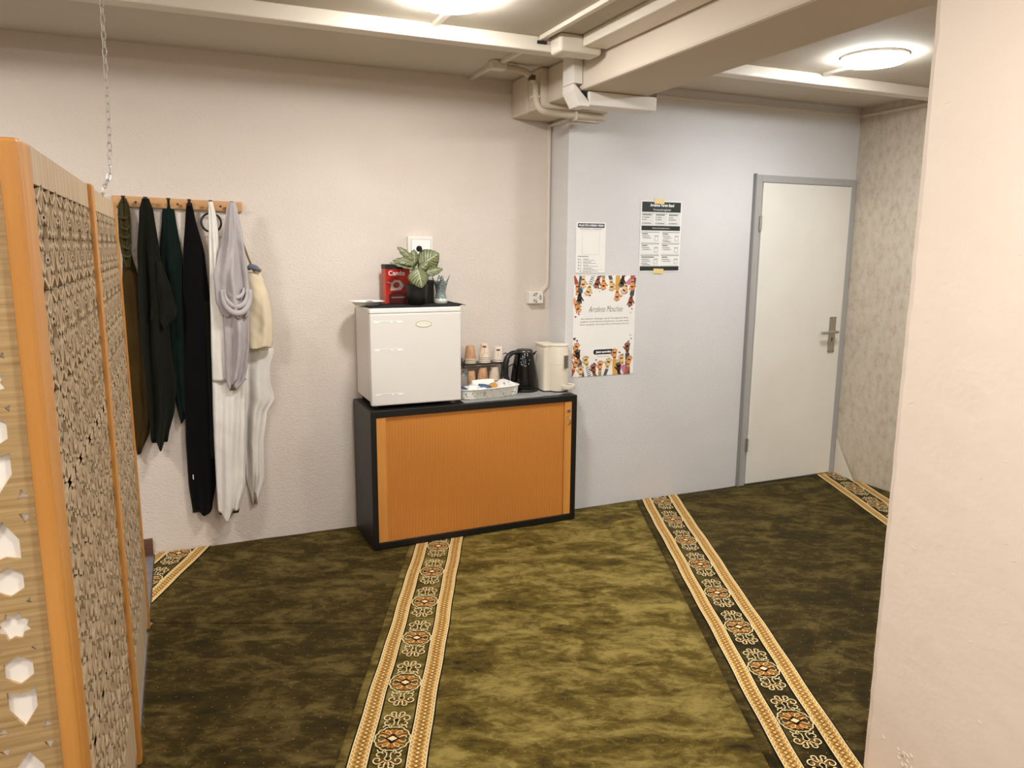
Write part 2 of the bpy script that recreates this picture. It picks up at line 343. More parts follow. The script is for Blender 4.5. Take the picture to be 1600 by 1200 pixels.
# ------------------------------------------------------------------ carpets
AC = math.radians(23.15); DS, DC = math.sin(AC), math.cos(AC)
def xy(s, t): return (s*DC+t*DS, -s*DS+t*DC)
def tmax(s):
    t = (YR-.006+s*DS)/DC
    x = xy(s, t)[0]
    if x < XS-.004:
        t2 = (YL-.006+s*DS)/DC
        t3 = (XS-.006-s*DC)/DS
        t = max(t, min(t2, t3)) if xy(s, t2)[0] > XS-.004 else t2
    t4 = (XR-.006-s*DC)/DS
    return min(t, t4)
def tmin(s):
    t = -1.3 if s > -1.0 else -1.3
    tl = (-.212-s*DC)/DS          # carpet ends along the screen (x = -0.212)
    tb = (-1.6+s*DS)/DC
    return max(t, tl, tb)
def carpet_mat(name, dark, mid, light, seed, bias):
    m = bpy.data.materials.new(name); m.use_nodes = True; nt = m.node_tree; N = nt.nodes; Lk = nt.links; b = N['Principled BSDF']
    tc = N.new('ShaderNodeTexCoord')
    def noise(sc, det, stretch, off, rough=.6, dist=0):
        mp = N.new('ShaderNodeMapping'); mp.inputs['Scale'].default_value = stretch; mp.inputs['Location'].default_value = (off, off*1.7, 0)
        n = N.new('ShaderNodeTexNoise'); n.inputs['Scale'].default_value = sc; n.inputs['Detail'].default_value = det
        n.inputs['Roughness'].default_value = rough; n.inputs['Distortion'].default_value = dist
        Lk.new(tc.outputs['Object'], mp.inputs[0]); Lk.new(mp.outputs[0], n.inputs['Vector']); return n.outputs['Fac']
    def math_(op, a, bb, clamp=False):
        x = N.new('ShaderNodeMath'); x.operation = op; x.use_clamp = clamp
        for i, v in enumerate((a, bb)):
            if isinstance(v, (int, float)): x.inputs[i].default_value = v
            else: Lk.new(v, x.inputs[i])
        return x.outputs[0]
    big = noise(4.2, 6, (.9, 1.5, 1), seed, .62, 1.0); sm = noise(17, 6, (.8, 1.5, 1), seed+5, .72, .8)
    f = math_('ADD', math_('MULTIPLY', big, .58), math_('MULTIPLY', sm, .42)); f = math_('ADD', f, bias)
    rp = N.new('ShaderNodeValToRGB'); e = rp.color_ramp.elements
    e[0].position = .38; e[0].color = lin(dark); e[1].position = .63; e[1].color = lin(light); x = e.new(.5); x.color = lin(mid)
    Lk.new(f, rp.inputs[0])
    # woven pin dots, staggered grid
    sep = N.new('ShaderNodeSeparateXYZ'); Lk.new(tc.outputs['Object'], sep.inputs[0])
    px, py = .060, .058
    row = math_('FLOOR', math_('DIVIDE', sep.outputs[1], py), 0)
    sh = math_('MULTIPLY', math_('MODULO', math_('ABSOLUTE', row, 0), 2.0), .5)
    u = math_('FRACT', math_('ADD', math_('DIVIDE', sep.outputs[0], px), sh), 0); v = math_('FRACT', math_('DIVIDE', sep.outputs[1], py), 0)
    du = math_('MULTIPLY', math_('SUBTRACT', u, .5), px); dv = math_('MULTIPLY', math_('SUBTRACT', v, .5), py)
    r2 = math_('ADD', math_('MULTIPLY', du, du), math_('MULTIPLY', math_('MULTIPLY', dv, dv), .6))
    dot = math_('MULTIPLY', math_('LESS_THAN', r2, .0021**2), .42)
    mx = N.new('ShaderNodeMix'); mx.data_type = 'RGBA'; Lk.new(dot, mx.inputs[0]); Lk.new(rp.outputs[0], mx.inputs[6]); mx.inputs[7].default_value = lin('b59c54')
    Lk.new(mx.outputs[2], b.inputs['Base Color'])
    b.inputs['Roughness'].default_value = .85; b.inputs['Specular IOR Level'].default_value = .15
    b.inputs['Sheen Weight'].default_value = .12; b.inputs['Sheen Roughness'].default_value = .4; b.inputs['Sheen Tint'].default_value = lin('b5a35a')
    fine = noise(260, 3, (1, 1, 1), 0)
    bp = N.new('ShaderNodeBump'); bp.inputs['Strength'].default_value = .5; bp.inputs['Distance'].default_value = .003
    Lk.new(math_('ADD', fine, math_('MULTIPLY', sm, 1.5)), bp.inputs['Height']); Lk.new(bp.outputs[0], b.inputs['Normal'])
    return m
M_TAN = mat('carpet_tan_yarn', 'b5843f', .85, col2='c79a55', nscale=40, spec=.1)
M_CREAM = mat('carpet_cream_yarn', 'e6d3a0', .85, spec=.1)
M_BROWN = mat('carpet_brown_yarn', '6a4a1e', .85, spec=.1)
M_BLACKY = mat('carpet_black_yarn', '17110c', .85, spec=.1)
M_RUST = mat('carpet_rust_yarn', 'a8692a', .85, spec=.1)
def wob(t): return .0016*math.sin(t*7.0)+.0011*math.sin(t*19+1)
def carpet(label, s0, s1, m, t0=None, t1=None, z=0.0):
    nS = max(3, int((s1-s0)/.05)); nT = 64; mb = MB(); vs = []
    for i in range(nS+1):
        s = s0+(s1-s0)*i/nS; a = tmin(s) if t0 is None else max(t0, tmin(s)); b = tmax(s) if t1 is None else min(t1, tmax(s))
        b = max(b, a+.01)
        for j in range(nT+1):
            t = a+(b-a)*j/nT
            h = .0012*math.sin(s*13+t*5)+.0015*math.sin(t*9.3+s*3)+.001*math.sin(t*31+s*11)
            ss = s+(wob(t)*.4 if i in (0, nS) else 0)
            vs.append((ss, t, z+.001+h*.5))
    fs = [(i*(nT+1)+j, (i+1)*(nT+1)+j, (i+1)*(nT+1)+j+1, i*(nT+1)+j+1) for i in range(nS) for j in range(nT)]
    mb.add(vs, fs)
    o = mb.build('carpet', m, smooth=True, rot=(0, 0, -AC)); md = o.modifiers.new('thickness', 'SOLIDIFY'); md.thickness = .007; md.offset = -1
    tag(o, label, 'carpet', 'olive carpet lengths on the floor'); return o
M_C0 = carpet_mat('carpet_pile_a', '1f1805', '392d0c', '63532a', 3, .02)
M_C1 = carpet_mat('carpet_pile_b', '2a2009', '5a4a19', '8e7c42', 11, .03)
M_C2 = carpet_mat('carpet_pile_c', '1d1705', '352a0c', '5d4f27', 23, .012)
S = [-3.2, -1.868, -.525, .815, 2.160, 3.45]
rolls = [carpet('dark olive carpet length between the screen and the cabinet, far piece', -1.828, S[2]-.002, M_C0, t0=3.005),
         carpet('dark olive carpet length beside the folding screen, near piece', -1.50, S[2]-.002, M_C0, t1=3.0),
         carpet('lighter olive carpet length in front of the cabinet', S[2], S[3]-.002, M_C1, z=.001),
         carpet('dark olive carpet length leading to the door', S[3], S[4]-.002, M_C2),
         carpet('olive carpet length along the mottled wallpaper wall', S[4], S[5], M_C2, z=.001)]
def band_mesh(s0, s1, ta, tb, zf):
    """woven border band: tan ground, cream zigzag edges, brown lozenges with a cream pip"""
    mb = MB(); w_ = s1-s0; c = (s0+s1)/2; per = .0205; t = ta
    n = max(2, int((tb-ta)/.02)); z0 = .0042
    ts = [ta+(tb-ta)*i/n for i in range(n+1)]
    mb.ribbon([(c+wob(x), x) for x in ts], w_+.010, z0, 3)
    mb.ribbon([(c+wob(x), x) for x in ts], w_, z0+.0006, 0)
    for sd in (-1, 1): mb.ribbon([(c+sd*(w_/2-.002)+wob(x), x) for x in ts], .004, z0+.0009, 1)
    k = int((tb-ta)/per); zz = {1: [], -1: []}
    for i in range(k):
        t = ta+per*(i+.5); cc = c+wob(t); q = w_*.235
        mb.poly([(cc-q, t), (cc, t-per*.60), (cc+q, t), (cc, t+per*.60)], z0+.0009, 2)
        mb.poly([(cc-q*.68, t), (cc, t-per*.42), (cc+q*.68, t), (cc, t+per*.42)], z0+.0012, 0)
        mb.poly([(cc-q*.32, t), (cc, t-per*.22), (cc+q*.32, t), (cc, t+per*.22)], z0+.0015, 1)
        for sd in (1, -1):
            zz[sd] += [(cc+sd*w_*.27, t-per*.5), (cc+sd*w_*.40, t)]
    for sd in (1, -1):
        mb.ribbon(zz[sd], .0042, z0+.0011, 1)
    return mb
MB_MATS = [M_TAN, M_CREAM, M_BROWN, M_BLACKY, M_RUST]
def spiral(cx, cy, r0, r1, a0, a1, n=14):
    return [(cx+(r0+(r1-r0)*i/n)*math.cos(a0+(a1-a0)*i/n), cy+(r0+(r1-r0)*i/n)*math.sin(a0+(a1-a0)*i/n)) for i in range(n+1)]
def medallion():
    mb = MB(); zf, zc = .0050, .0058
    for qu in (1, -1):
        for qv in (1, -1):
            T = lambda pts: [(p[0]*qu*1.08, p[1]*qv*1.12) for p in pts]
            rb = lambda pts, wd, mi, z=zc: mb.ribbon(T(pts), wd, z, mi)
            # rust petals of the central rosette
            for (a, r, l) in ((.42, .028, .020), (.95, .031, .017), (1.40, .030, .012)):
                el = [(r*math.cos(a)*1.0+l*math.cos(t)*math.cos(a)-.006*math.sin(t)*math.sin(a), r*math.sin(a)*1.1+l*math.cos(t)*math.sin(a)+.006*math.sin(t)*math.cos(a)) for t in (2*PI*i/12 for i in range(12))]
                if qu*qv < 0: el = el[::-1]
                mb.poly(T(el), zf, 4)
            # scalloped outline
            sc = []
            for i in range(31):
                a = i/30*PI*.44; rr = 1+.075*abs(math.sin(a*7.2)); sc.append((.050*math.cos(a)*rr, .052*math.sin(a)*rr))
            rb(sc, .0042, 1); rb(spiral(.024, .053, .012, .004, -.2, 3.9), .0038, 1)
            rb([(.020, .006), (.030, .014), (.040, .012), (.041, .004)], .0034, 1)
            rb([(.006, .020), (.012, .034), (.022, .037), (.026, .030)], .0034, 1)
            rb([(.010, .018), (.026, .026), (.040, .030)], .0050, 0, zf+.0003)
            # stem and eye
            rb([(.0, .052), (.013, .055), (.013, .060), (.006, .064), (.006, .080)], .0036, 1)
            rb([(.006, .080), (.010, .089), (.005, .096), (0, .098)], .0036, 1)
            mb.poly(T([(0, .082), (.006, .089), (0, .095)] if qu*qv > 0 else [(0, .095), (.006, .089), (0, .082)]), zf+.0004, 3)
            # scrolls
            rb(spiral(.027, .074, .013, .004, -2.6, 2.0)[::-1], .0040, 1)
            rb([(.008, .099)]+spiral(.028, .096, .016, .004, 1.9, -4.0, 18), .0042, 1)
            rb([(.004, .102), (.006, .112)]+spiral(.015, .119, .010, .004, 2.6, -1.6, 12), .0042, 1)
            mb.poly(T([(.010, .082), (.022, .084), (.036, .096), (.024, .108), (.010, .100)] if qu*qv > 0 else [(.010, .100), (.024, .108), (.036, .096), (.022, .084), (.010, .082)]), zf-.0003, 2)
            mb.poly(T([(0, .100), (.007, .104), (.012, .118), (0, .112)] if qu*qv > 0 else [(0, .112), (.012, .118), (.007, .104), (0, .100)]), zf, 4)
    mb.poly([(-.024, 0), (0, -.021), (.024, 0), (0, .021)], zf+.0006, 3)
    mb.poly([(-.016, 0), (0, -.013), (.016, 0), (0, .013)], zf+.0010, 1)
    return mb.mesh('medallion', MB_MATS)
ME_MED = medallion()
def clip_to_room(me, off):
    """trim a woven piece where the carpet ends: at the walls and along the screen (planes in carpet axes)"""
    bm = bmesh.new(); bm.from_mesh(me); o = Vector(off)
    far = YR if off[0] > .8 else YL
    for (n, d, inner) in (((DC, DS), -.208, True), ((-DS, DC), far-.008, False), ((DC, DS), XR-.008, False)):
        nn = Vector((n[0], n[1], 0)); co = nn*d-o
        bmesh.ops.bisect_plane(bm, geom=bm.verts[:]+bm.edges[:]+bm.faces[:], plane_co=co, plane_no=nn, clear_inner=inner, clear_outer=not inner)
    bm.to_mesh(me); ok = len(bm.faces) > 0; bm.free(); return ok
def strip(parent, sL, t_from, phase, zoff=0.0):
    """two border bands and a row of medallions along one carpet length"""
    for a, b in ((sL, sL+.060), (sL+.180, sL+.242)):
        ta = max(t_from, min(tmin(a), tmin(b))); tb = max(tmax(a), tmax(b))+.05
        me = band_mesh(a, b, ta, tb, 0).mesh('border_band', MB_MATS)
        far = Vector((a, 0, 0))
        if not clip_to_room(me, (0 if a < .8 else .0, 0, 0) if a < .8 else (0, 0, 0)) : continue
        if a > .8:
            bm = bmesh.new(); bm.from_mesh(me); nn = Vector((-DS, DC, 0))
            bmesh.ops.bisect_plane(bm, geom=bm.verts[:]+bm.edges[:]+bm.faces[:], plane_co=nn*(YR-.008), plane_no=nn, clear_outer=True); bm.to_mesh(me); bm.free()
        if not len(me.polygons): continue
        o = bpy.data.objects.new('border_band', me); COL.objects.link(o); o.parent = parent; o.location = (0, 0, zoff)
    c = sL+.121; t = phase
    while t-.10 < t_from: t += .325
    while t < tmax(c)+.15:
        cx_ = c+wob(t); me = ME_MED
        edge = any(t+dt > tmax(c+ds) or t+dt < tmin(c+ds) for dt in (-.15, .15) for ds in (-.07, .07))
        if edge:
            me = ME_MED.copy()
            if not clip_to_room(me, (cx_, t, 0)): bpy.data.meshes.remove(me); t += .325; continue
        o = bpy.data.objects.new('medallion', me); COL.objects.link(o); o.parent = parent; o.location = (cx_, t, zoff)
        t += .325
strip(rolls[0], S[1]+.04, 3.02, 3.42)
strip(rolls[2], S[2]+.036, -1.0, 2.23-.325*9, .001)
strip(rolls[3], S[3]+.042, .6, 2.335-.325*5)
strip(rolls[4], S[4]+.045, 2.5, 3.92, .001)

# ------------------------------------------------------------------ folding screen
M_PINE = mat('orange_pine', 'c98d45', .45, col2='b87a35', nscale=3, stretch=(6, 6, .5), bump=.05, bscale=40)
M_OAK = mat('pale_oak_board', 'bfa070', .55, col2='96774a', nscale=4, stretch=(1.2, 30, 1), detail=6, contrast=(.3, .7))
M_ASH = mat('pale_ash_board', 'c6af90', .55, col2='ae9470', nscale=4, stretch=(1.5, 16, 1), detail=6)
M_BACK = mat('brown_backing', '664a34', .7, col2='553c29', nscale=6)
M_WHITEBACK = mat('white_backing_cloth', 'f4ece2', .7)
def star(cx, cy, r1, r2, n, rot=0):
    return [(cx+(r1 if i % 2 == 0 else r2)*math.cos(rot+PI*i/n), cy+(r1 if i % 2 == 0 else r2)*math.sin(rot+PI*i/n)) for i in range(2*n)]
def cell_holes(cx, cy, k=1.0):
    """girih-like set of openings for one 0.40 m repeat (scaled by k)"""
    H_ = []
    def put(pts, a): H_.append([(cx+k*(p[0]*math.cos(a)-p[1]*math.sin(a)), cy+k*(p[0]*math.sin(a)+p[1]*math.cos(a))) for p in pts])
    put(star(0, 0, .026, .018, 8, PI/8), 0)
    for q in range(4):
        a = q*PI/2
        put([(0, .051), (.0205, .063), (.0205, .089), (0, .102), (-.0205, .089), (-.0205, .063)], a)           # hexagon
        put([(-.0205, .112), (0, .118), (.0205, .112), (.0205, .146), (0, .178), (-.0205, .146)], a)             # shield
        put([(-.028, .036), (-.020, .040), (-.026, .047)], a)
        put([(.028, .036), (.026, .047), (.020, .040)], a)
        b = a+PI/4
        put([(0, .048), (.019, .068), (.019, .092), (0, .108), (-.019, .092), (-.019, .068)], b)
        put([(-.021, .120), (0, .110), (.021, .120), (.024, .150), (0, .172), (-.024, .150)], b)
        for sg in (1, -1):
            put([(0, .122), (.013, .140), (0, .170), (-.013, .140)], a+sg*PI/8)
            put([(-.004, .090), (.010, .100), (0, .113), (-.010, .104)], a+sg*PI/8)
            put([(.0, .186), (.018, .196), (.006, .216), (-.014, .206)], a+sg*.36)
            put([(sg*.030, .172), (sg*.040, .186), (sg*.024, .188)][::sg], a)
    put(star(.2, .2, .030, .019, 8, 0), 0)
    return H_
def pierced_board(name, w_, h_, holes, th, m, parent, loc, rot):
    """flat board (local xy, origin at lower-left) with real cut-outs"""
    cu = bpy.data.curves.new(name, 'CURVE'); cu.dimensions = '2D'; cu.fill_mode = 'BOTH'; cu.extrude = th/2; cu.resolution_u = 1
    def sp(pts):
        s = cu.splines.new('POLY'); s.points.add(len(pts)-1)
        for p, q in zip(s.points, pts): p.co = (q[0], q[1], 0, 1)
        s.use_cyclic_u = True
    sp([(0, 0), (w_, 0), (w_, h_), (0, h_)])
    for h in holes: sp(h)
    tmp = bpy.data.objects.new('tmp', cu); COL.objects.link(tmp)
    me = bpy.data.meshes.new_from_object(tmp.evaluated_get(bpy.context.evaluated_depsgraph_get())); bpy.data.objects.remove(tmp)
    me.materials.clear(); me.materials.append(m)
    o = bpy.data.objects.new(name, me); COL.objects.link(o); o.parent = parent; o.location = loc; o.rotation_euler = rot
    return o
def holes_in(w_, h_, k, u0, v0, mx, mbot, mtop):
    out = []
    P_ = .40*k; i0 = int(-u0/P_)-2
    for i in range(i0, i0+int(w_/P_)+6):
        for j in range(-2, int(h_/P_)+4):
            for h in cell_holes(u0+i*P_, v0+j*P_, k):
                if all(mx <= p[0] <= w_-mx and mbot <= p[1] <= h_-mtop for p in h): out.append(h)
    return out
ZT = 1.738
def lattice(root, yo, wq, zb, zt):
    """star lattice of thin ribs: octagons joined by {8/3} star chords, squares by lozenges"""
    mb = MB(); nx, nz = 5, 8; px, pz = wq/nx, (zt-zb)/nz; rn = random.Random(int(wq*1e4))
    def bar(a, b, wd):
        a, b = Vector((.0045, yo+a[0], zb+a[1])), Vector((.0045, yo+b[0], zb+b[1])); d = b-a; L_ = d.length
        if L_ < .004: return
        t = d/L_; sd = Vector((0, -t.z, t.y))
        mb.obox((a+b)/2, Vector((.0035, 0, 0)), t*(L_/2), sd*wd/2)
    q = .2071
    for i in range(nx):
        for j in range(nz):
            cx_, cz_ = (i+.5)*px, (j+.5)*pz
            M8 = []
            for k in range(8):
                a = k*PI/4; rr = .5 if k % 2 == 0 else .5
                M8.append((cx_+px*rr*math.cos(a), cz_+pz*rr*math.sin(a)))
            for k in range(8): bar(M8[k], M8[(k+3) % 8], .0085)
            for k in range(8): bar(M8[k], M8[(k+1) % 8], .0085)
            for k in range(0, 8, 2):            # short radial ties and the little corner lozenges
                a = k*PI/4+PI/4; c0 = (cx_+px*.5*math.cos(a), cz_+pz*.5*math.sin(a)); c1 = (cx_+px*.5*math.copysign(1, math.cos(a)), cz_+pz*.5*math.copysign(1, math.sin(a)))
                bar(c0, c1, .008)
        for e in ((0, 0), (nz*pz, 0)): pass
    for j in (2, 5): bar((0, j*pz), (wq, j*pz), .016)
    bar((.006, 0), (.006, nz*pz), .014); bar((wq-.006, 0), (wq-.006, nz*pz), .014)
    return mb.build('lattice_panel', M_ASH, root)
# near leaf, facing the camera
root = empty('folding_screen', (-.22, 1.37, 0), label='wooden folding screen with pierced geometric panels and pine frame', cat='room divider')
MB().box(-.014, .013, -.014, .016, .006, 1.728).build('post', M_PINE, root, bevel=.006)
MB().box(-.90, -.87, -.014, .016, .006, 1.728).build('post', M_PINE, root, bevel=.006)
wP, hP = .856, 1.70
hs = holes_in(wP, hP, 1.0, wP-.048, .964-.02, .008, .20, .30)
pierced_board('front_panel', wP, hP, hs, .006, M_OAK, root, (-.87, 0, .02), (PI/2, 0, 0))
MB().box(-.868, -.016, .0034, .008, .03, 1.71).build('white_backing', M_WHITEBACK, root)
MB().box(-.87, -.014, -.002, .012, 1.72, 1.745).build('rail', M_PINE, root, bevel=.004)
# side leaves, running towards the back wall
y = lambda v: v-1.37
MB().box(-.012, .0105, y(1.402), y(1.487), .006, ZT-.006).build('post', M_PINE, root, bevel=.005)
MB().box(-.004, .019, y(2.368), y(2.428), .006, ZT-.002).build('post', M_PINE, root, bevel=.005)
MB().box(-.010, .014, y(3.285), y(3.335), .006, ZT-.002).build('post', M_PINE, root, bevel=.005)
for (ya, yb_) in ((1.487, 2.368), (2.428, 3.285)):
    wq = yb_-ya; zb, zt = .25, 1.672
    MB().box(.001, .008, y(ya), y(yb_), .055, zb).build('bottom_board', M_ASH, root)
    MB().box(.001, .008, y(ya), y(yb_), zt, ZT-.005).build('top_board', M_ASH, root)
    lattice(root, y(ya), wq, zb, zt)
    MB().box(-.006, -.002, y(ya)+.002, y(yb_)-.002, .055, ZT-.02).build('brown_backing', M_BACK, root)
for ya in (1.40, 2.60):
    MB().lathe([(.006, 0), (.006, .07)], n=12).build('hinge', M_STEEL, root, loc=(-.004, y(1.408), ya-1.37+.30 if ya < 2 else .4))
MB().box(-.012, .0095, y(1.387), y(1.401), .01, 1.722).build('gap_shade_strip', M_DARK, root)  # dark strip standing in for the shadow in the gap between the posts
# chain from ceiling to the screen
root = empty('hanging_chain', (-.185, 2.9, 1.74), label='thin metal chain hanging from the ceiling to the screen top', cat='chain')
M_CHAIN = mat('galvanised_chain', 'c9c4bb', .3, metal=.7)
pts = smooth_path([(.018, 0, .765), (.012, 0, .60), (.004, 0, .25), (.000, 0, .15), (-.005, 0, .07), (-.016, -.02, .035), (-.024, -.06, .016)], 10)
def stad(l, wd, n=6):
    out = []
    for i in range(n+1): a = -PI/2+PI*i/n; out.append((l/2-wd/2+wd/2*math.cos(a), wd/2*math.sin(a), 0))
    for i in range(n+1): a = PI/2+PI*i/n; out.append((-l/2+wd/2+wd/2*math.cos(a), wd/2*math.sin(a), 0))
    return out+[out[0]]
LK = MB().tube(stad(.030, .0125), .0016, 6).mesh('link', M_CHAIN)
acc = 0; prev = pts[0]; nxt = 0; ln = 0; d_acc = 0
for i in range(1, len(pts)):
    seg = pts[i]-pts[i-1]; L_ = seg.length; pos = 0
    while nxt <= d_acc+L_:
        p = pts[i-1]+seg*((nxt-d_acc)/L_); t = seg.normalized()
        o = bpy.data.objects.new('link', LK); COL.objects.link(o); o.parent = root; o.location = p
        q = t.to_track_quat('X', 'Z'); o.rotation_mode = 'QUATERNION'
        from mathutils import Quaternion
        o.rotation_quaternion = q @ Quaternion((1, 0, 0), (PI/2 if ln % 2 else 0)+.45); ln += 1; nxt += .0245
    d_acc += L_
mb = MB(); mb.tube([(-.024, -.06, .016), (-.026, -.065, .004), (-.026, -.065, -.012)], .0022, 8); mb.lathe([(.007, -.003), (.007, .0)], (-.026, -.065, .0), 10); mb.build('screw_hook', M_STEEL, root)

# ------------------------------------------------------------------ coat rack and clothes
M_RACK = mat('rack_beech', 'cf9f6c', .5, col2='c08e5a', nscale=4, stretch=(.6, 4, 10))
root = empty('coat_rack', (.018, YL, 1.776), (0, math.radians(1.5), 0), label='beech wall rack with pegs on the textured wall', cat='coat rack')
MB().box(-.292, .292, -.02, 0, -.024, .026).build('board', M_RACK, root, bevel=.004)
M_PEG = mat('dark_peg', '1d1b1a', .4)
HOOKS = [-.222, -.128, -.028, .064, .160, .258]
for hx in HOOKS:
    mb = MB(); mb.tube([(0, 0, 0), (0, -.03, .0), (0, -.045, .008), (0, -.052, .02)], .006, 8); mb.lathe([(.009, -.004), (.009, .004)], (0, -.052, .022), 10)
    shade_auto(mb.build('peg', M_PEG, root, loc=(hx-.018, -.02, -.002)))
for hx in (-.19+.018, .012, .208):
    MB().lathe([(.005, 0), (.005, .002), (.003, .003)], n=12).build('screw', M_PEG, root, loc=(hx-.018, -.02, .0), rot=(PI/2, 0, 0))

def fabric(name, c, c2=None, rough=.9, sheen=.03, bscale=300, bump=.15):
    return mat(name, c, rough, col2=c2 or c, nscale=8, bump=bump, bscale=bscale, sheen=sheen, spec=.12, bdist=.001)
def cloth(name, rows, back, depth, folds, m, parent, seed=0, hem=.0, M=44, N=56, amp=.35, topd=.45, hemk=1.1, twist=0.0):
    """hanging cloth: rows = (z, x_left, x_right) from top to bottom; folds run down from the peg"""
    rnd = random.Random(seed); ph = [rnd.uniform(0, 6.28) for _ in range(6)]
    rows = sorted(rows, key=lambda r: -r[0]); z0, z1 = rows[0][0], rows[-1][0]
    def at(z):
        for a, b in zip(rows, rows[1:]):
            if b[0] <= z <= a[0]:
                t = (a[0]-z)/max(1e-6, a[0]-b[0]); t = t*t*(3-2*t)*.5+t*.5
                return a[1]+(b[1]-a[1])*t, a[2]+(b[2]-a[2])*t
        return rows[-1][1], rows[-1][2]
    mb = MB(); vs = []; K = M+1; nb = 8; ring = K+nb
    for i in range(N+1):
        f = i/N; z = z0+(z1-z0)*f; xl, xr = at(z); wd = xr-xl
        dz = depth*(topd+(1-topd)*min(1, f*3))
        A = min(depth, wd*.45)*amp*min(1, .35+f*2)
        for j in range(K):
            u = j/M; e = math.sin(PI*min(1, max(0, u)))**.45
            fo = math.sin(2*PI*folds*u+ph[0]+twist*f+.9*math.sin(f*4+ph[3]))+.5*math.sin(2*PI*(folds*1.6)*u+ph[1]-.8*twist*f+f*2.5)+.12*math.sin(2*PI*folds*2.6*u+ph[2]+f*5)
            d = (dz*.72*e+A*fo*.5*e)
            cr = .0010*math.sin(z*70+u*9+ph[3])*math.sin(z*23+ph[4]+u*5)
            hz = (hem*math.sin(2*PI*hemk*u+ph[5]+.6)*.5+hem*.15*math.sin(2*PI*hemk*2.0*u+ph[1]))*max(0, (f-.6)/.4)**2
            vs.append((xl+wd*u, YL-back-max(.004, d+cr), z+hz))
        for j in range(nb):
            u = 1-(j+.5)/nb; hz = 0
            vs.append((xl+wd*u, YL-back, z))
    fs = [(i*ring+j, (i+1)*ring+j, (i+1)*ring+(j+1) % ring, i*ring+(j+1) % ring) for i in range(N) for j in range(ring)]
    fs += [tuple(range(ring)), tuple(reversed([N*ring+j for j in range(ring)]))]
    mb.add(vs, fs)
    o = mb.build(name, m, parent, smooth=True)
    if parent: o.location = -Vector(parent.location)
    return o
F_OLIVE = fabric('olive_brown_cloth', '38290f', '413013'); F_OLIVE2 = fabric('olive_gathered_cloth', '39331a', '443d20')
F_DKOL = fabric('dark_olive_cloth', '15170f', '191b12'); F_TEAL = fabric('dark_teal_cloth', '0c1916', '0f1e1a'); F_BLACK = fabric('black_cloth', '060506', '080708', sheen=.05)
F_WHITE = fabric('white_linen', 'e4ded6', 'ece7df'); F_GREY = fabric('grey_jersey', 'b0a9a9', 'bab3b3'); F_BEIGE = fabric('beige_canvas', 'dccbac', 'e2d3b8')
F_GREEN2 = fabric('black_green_cloth', '0f120b', '12150e')
r = empty('hanging_garment', (-.22, YL-.05, 1.78), label='olive brown garment with gathered top beside the screen on the rack', cat='garment', group='clothes on the coat rack')
cloth('skirt', [(1.55, -.246, -.208), (1.375, -.259, -.178), (1.036, -.275, -.170), (.75, -.272, -.175), (.66, -.268, -.19), (.56, -.255, -.235)], .008, .05, 1.3, F_OLIVE, r, 1, hem=.05)
cloth('gathered_top', [(1.797, -.232, -.212), (1.76, -.250, -.200), (1.70, -.254, -.198), (1.60, -.256, -.202), (1.52, -.248, -.210), (1.47, -.236, -.214)], .02, .06, 3.0, F_OLIVE2, r, 2, amp=.6, twist=3)
mb = MB()
for k in range(5):
    z = 1.72-.045*k
    mb.tube([Vector((-.250+.004*math.sin(k*2), YL-.052, z)), Vector((-.238, YL-.072, z-.016)), Vector((-.217, YL-.073, z-.02-.008*(k%2))), Vector((-.206, YL-.055, z-.004))], [.003,.007,.007,.003], 8)
o = mb.build('ruching', F_OLIVE2, r, smooth=True); o.location = -r.location
r = empty('hanging_garment', (-.128, YL-.05, 1.78), label='very dark olive long garment with a turned-back flap on the rack', cat='garment', group='clothes on the coat rack')
cloth('body', [(1.797, -.142, -.112), (1.74, -.159, -.096), (1.526, -.182, -.080), (1.282, -.193, -.066), (1.096, -.196, -.062), (.905, -.190, -.052), (.776, -.182, -.062), (.60, -.186, -.105)], .052, .05, 1.6, F_DKOL, r, 3, hem=.05, amp=.8)
cloth('flap', [(1.50, -.10, -.075), (1.36, -.125, -.040), (1.26, -.140, -.022), (1.23, -.145, -.03), (1.19, -.11, -.07)], .090, .03, 1.4, F_DKOL, r, 33, hem=.03, amp=.7)
r = empty('hanging_garment', (-.028, YL-.03, 1.78), label='dark teal green garment between the dark olive and black ones', cat='garment', group='clothes on the coat rack')
cloth('body', [(1.79, -.040, -.016), (1.739, -.060, -.003), (1.527, -.085, .017), (1.217, -.089, .014), (.898, -.078, .0), (.72, -.050, -.012)], .006, .045, 1.6, F_TEAL, r, 4, hem=.06)
r = empty('hanging_garment', (.064, YL-.05, 1.78), label='long black garment hanging lowest on the rack', cat='garment', group='clothes on the coat rack')
cloth('body', [(1.785, .055, .076), (1.741, .045, .084), (1.527, .021, .122), (1.215, .002, .138), (.894, -.012, .128), (.564, -.026, .120), (.361, -.027, .108), (.205, -.016, .080)], .022, .055, 1.2, F_BLACK, r, 5, hem=.03, amp=.3)
cloth('inner_layer', [(1.30, .10, .150), (1.05, .10, .152), (.80, .096, .142), (.55, .085, .132), (.50, .088, .13)], .045, .04, 1.2, F_GREEN2, r, 6, hem=.02, amp=.3)
mb = MB(); mb.box(-.002, .002, -.001, .001, -.012, .012); mb.build('care_tag', F_WHITE, r, loc=(-.002-.064, -.045, .415-1.78))
ring = empty('hoop_hanger', (.160, YL-.036, 1.690), label='thin black hoop hanging on the peg behind the white garment', cat='hoop')
mb = MB(); mb.tube([(.046*math.cos(a), 0, .046*math.sin(a)) for a in (2*PI*i/32 for i in range(33))], .005, 8)
shade_auto(mb.build('hoop', M_PEG, ring), 80)
mb = MB(); mb.tube([(0, 0, .046), (0, -.004, .08)], .0035, 8); mb.build('loop', M_PEG, ring)
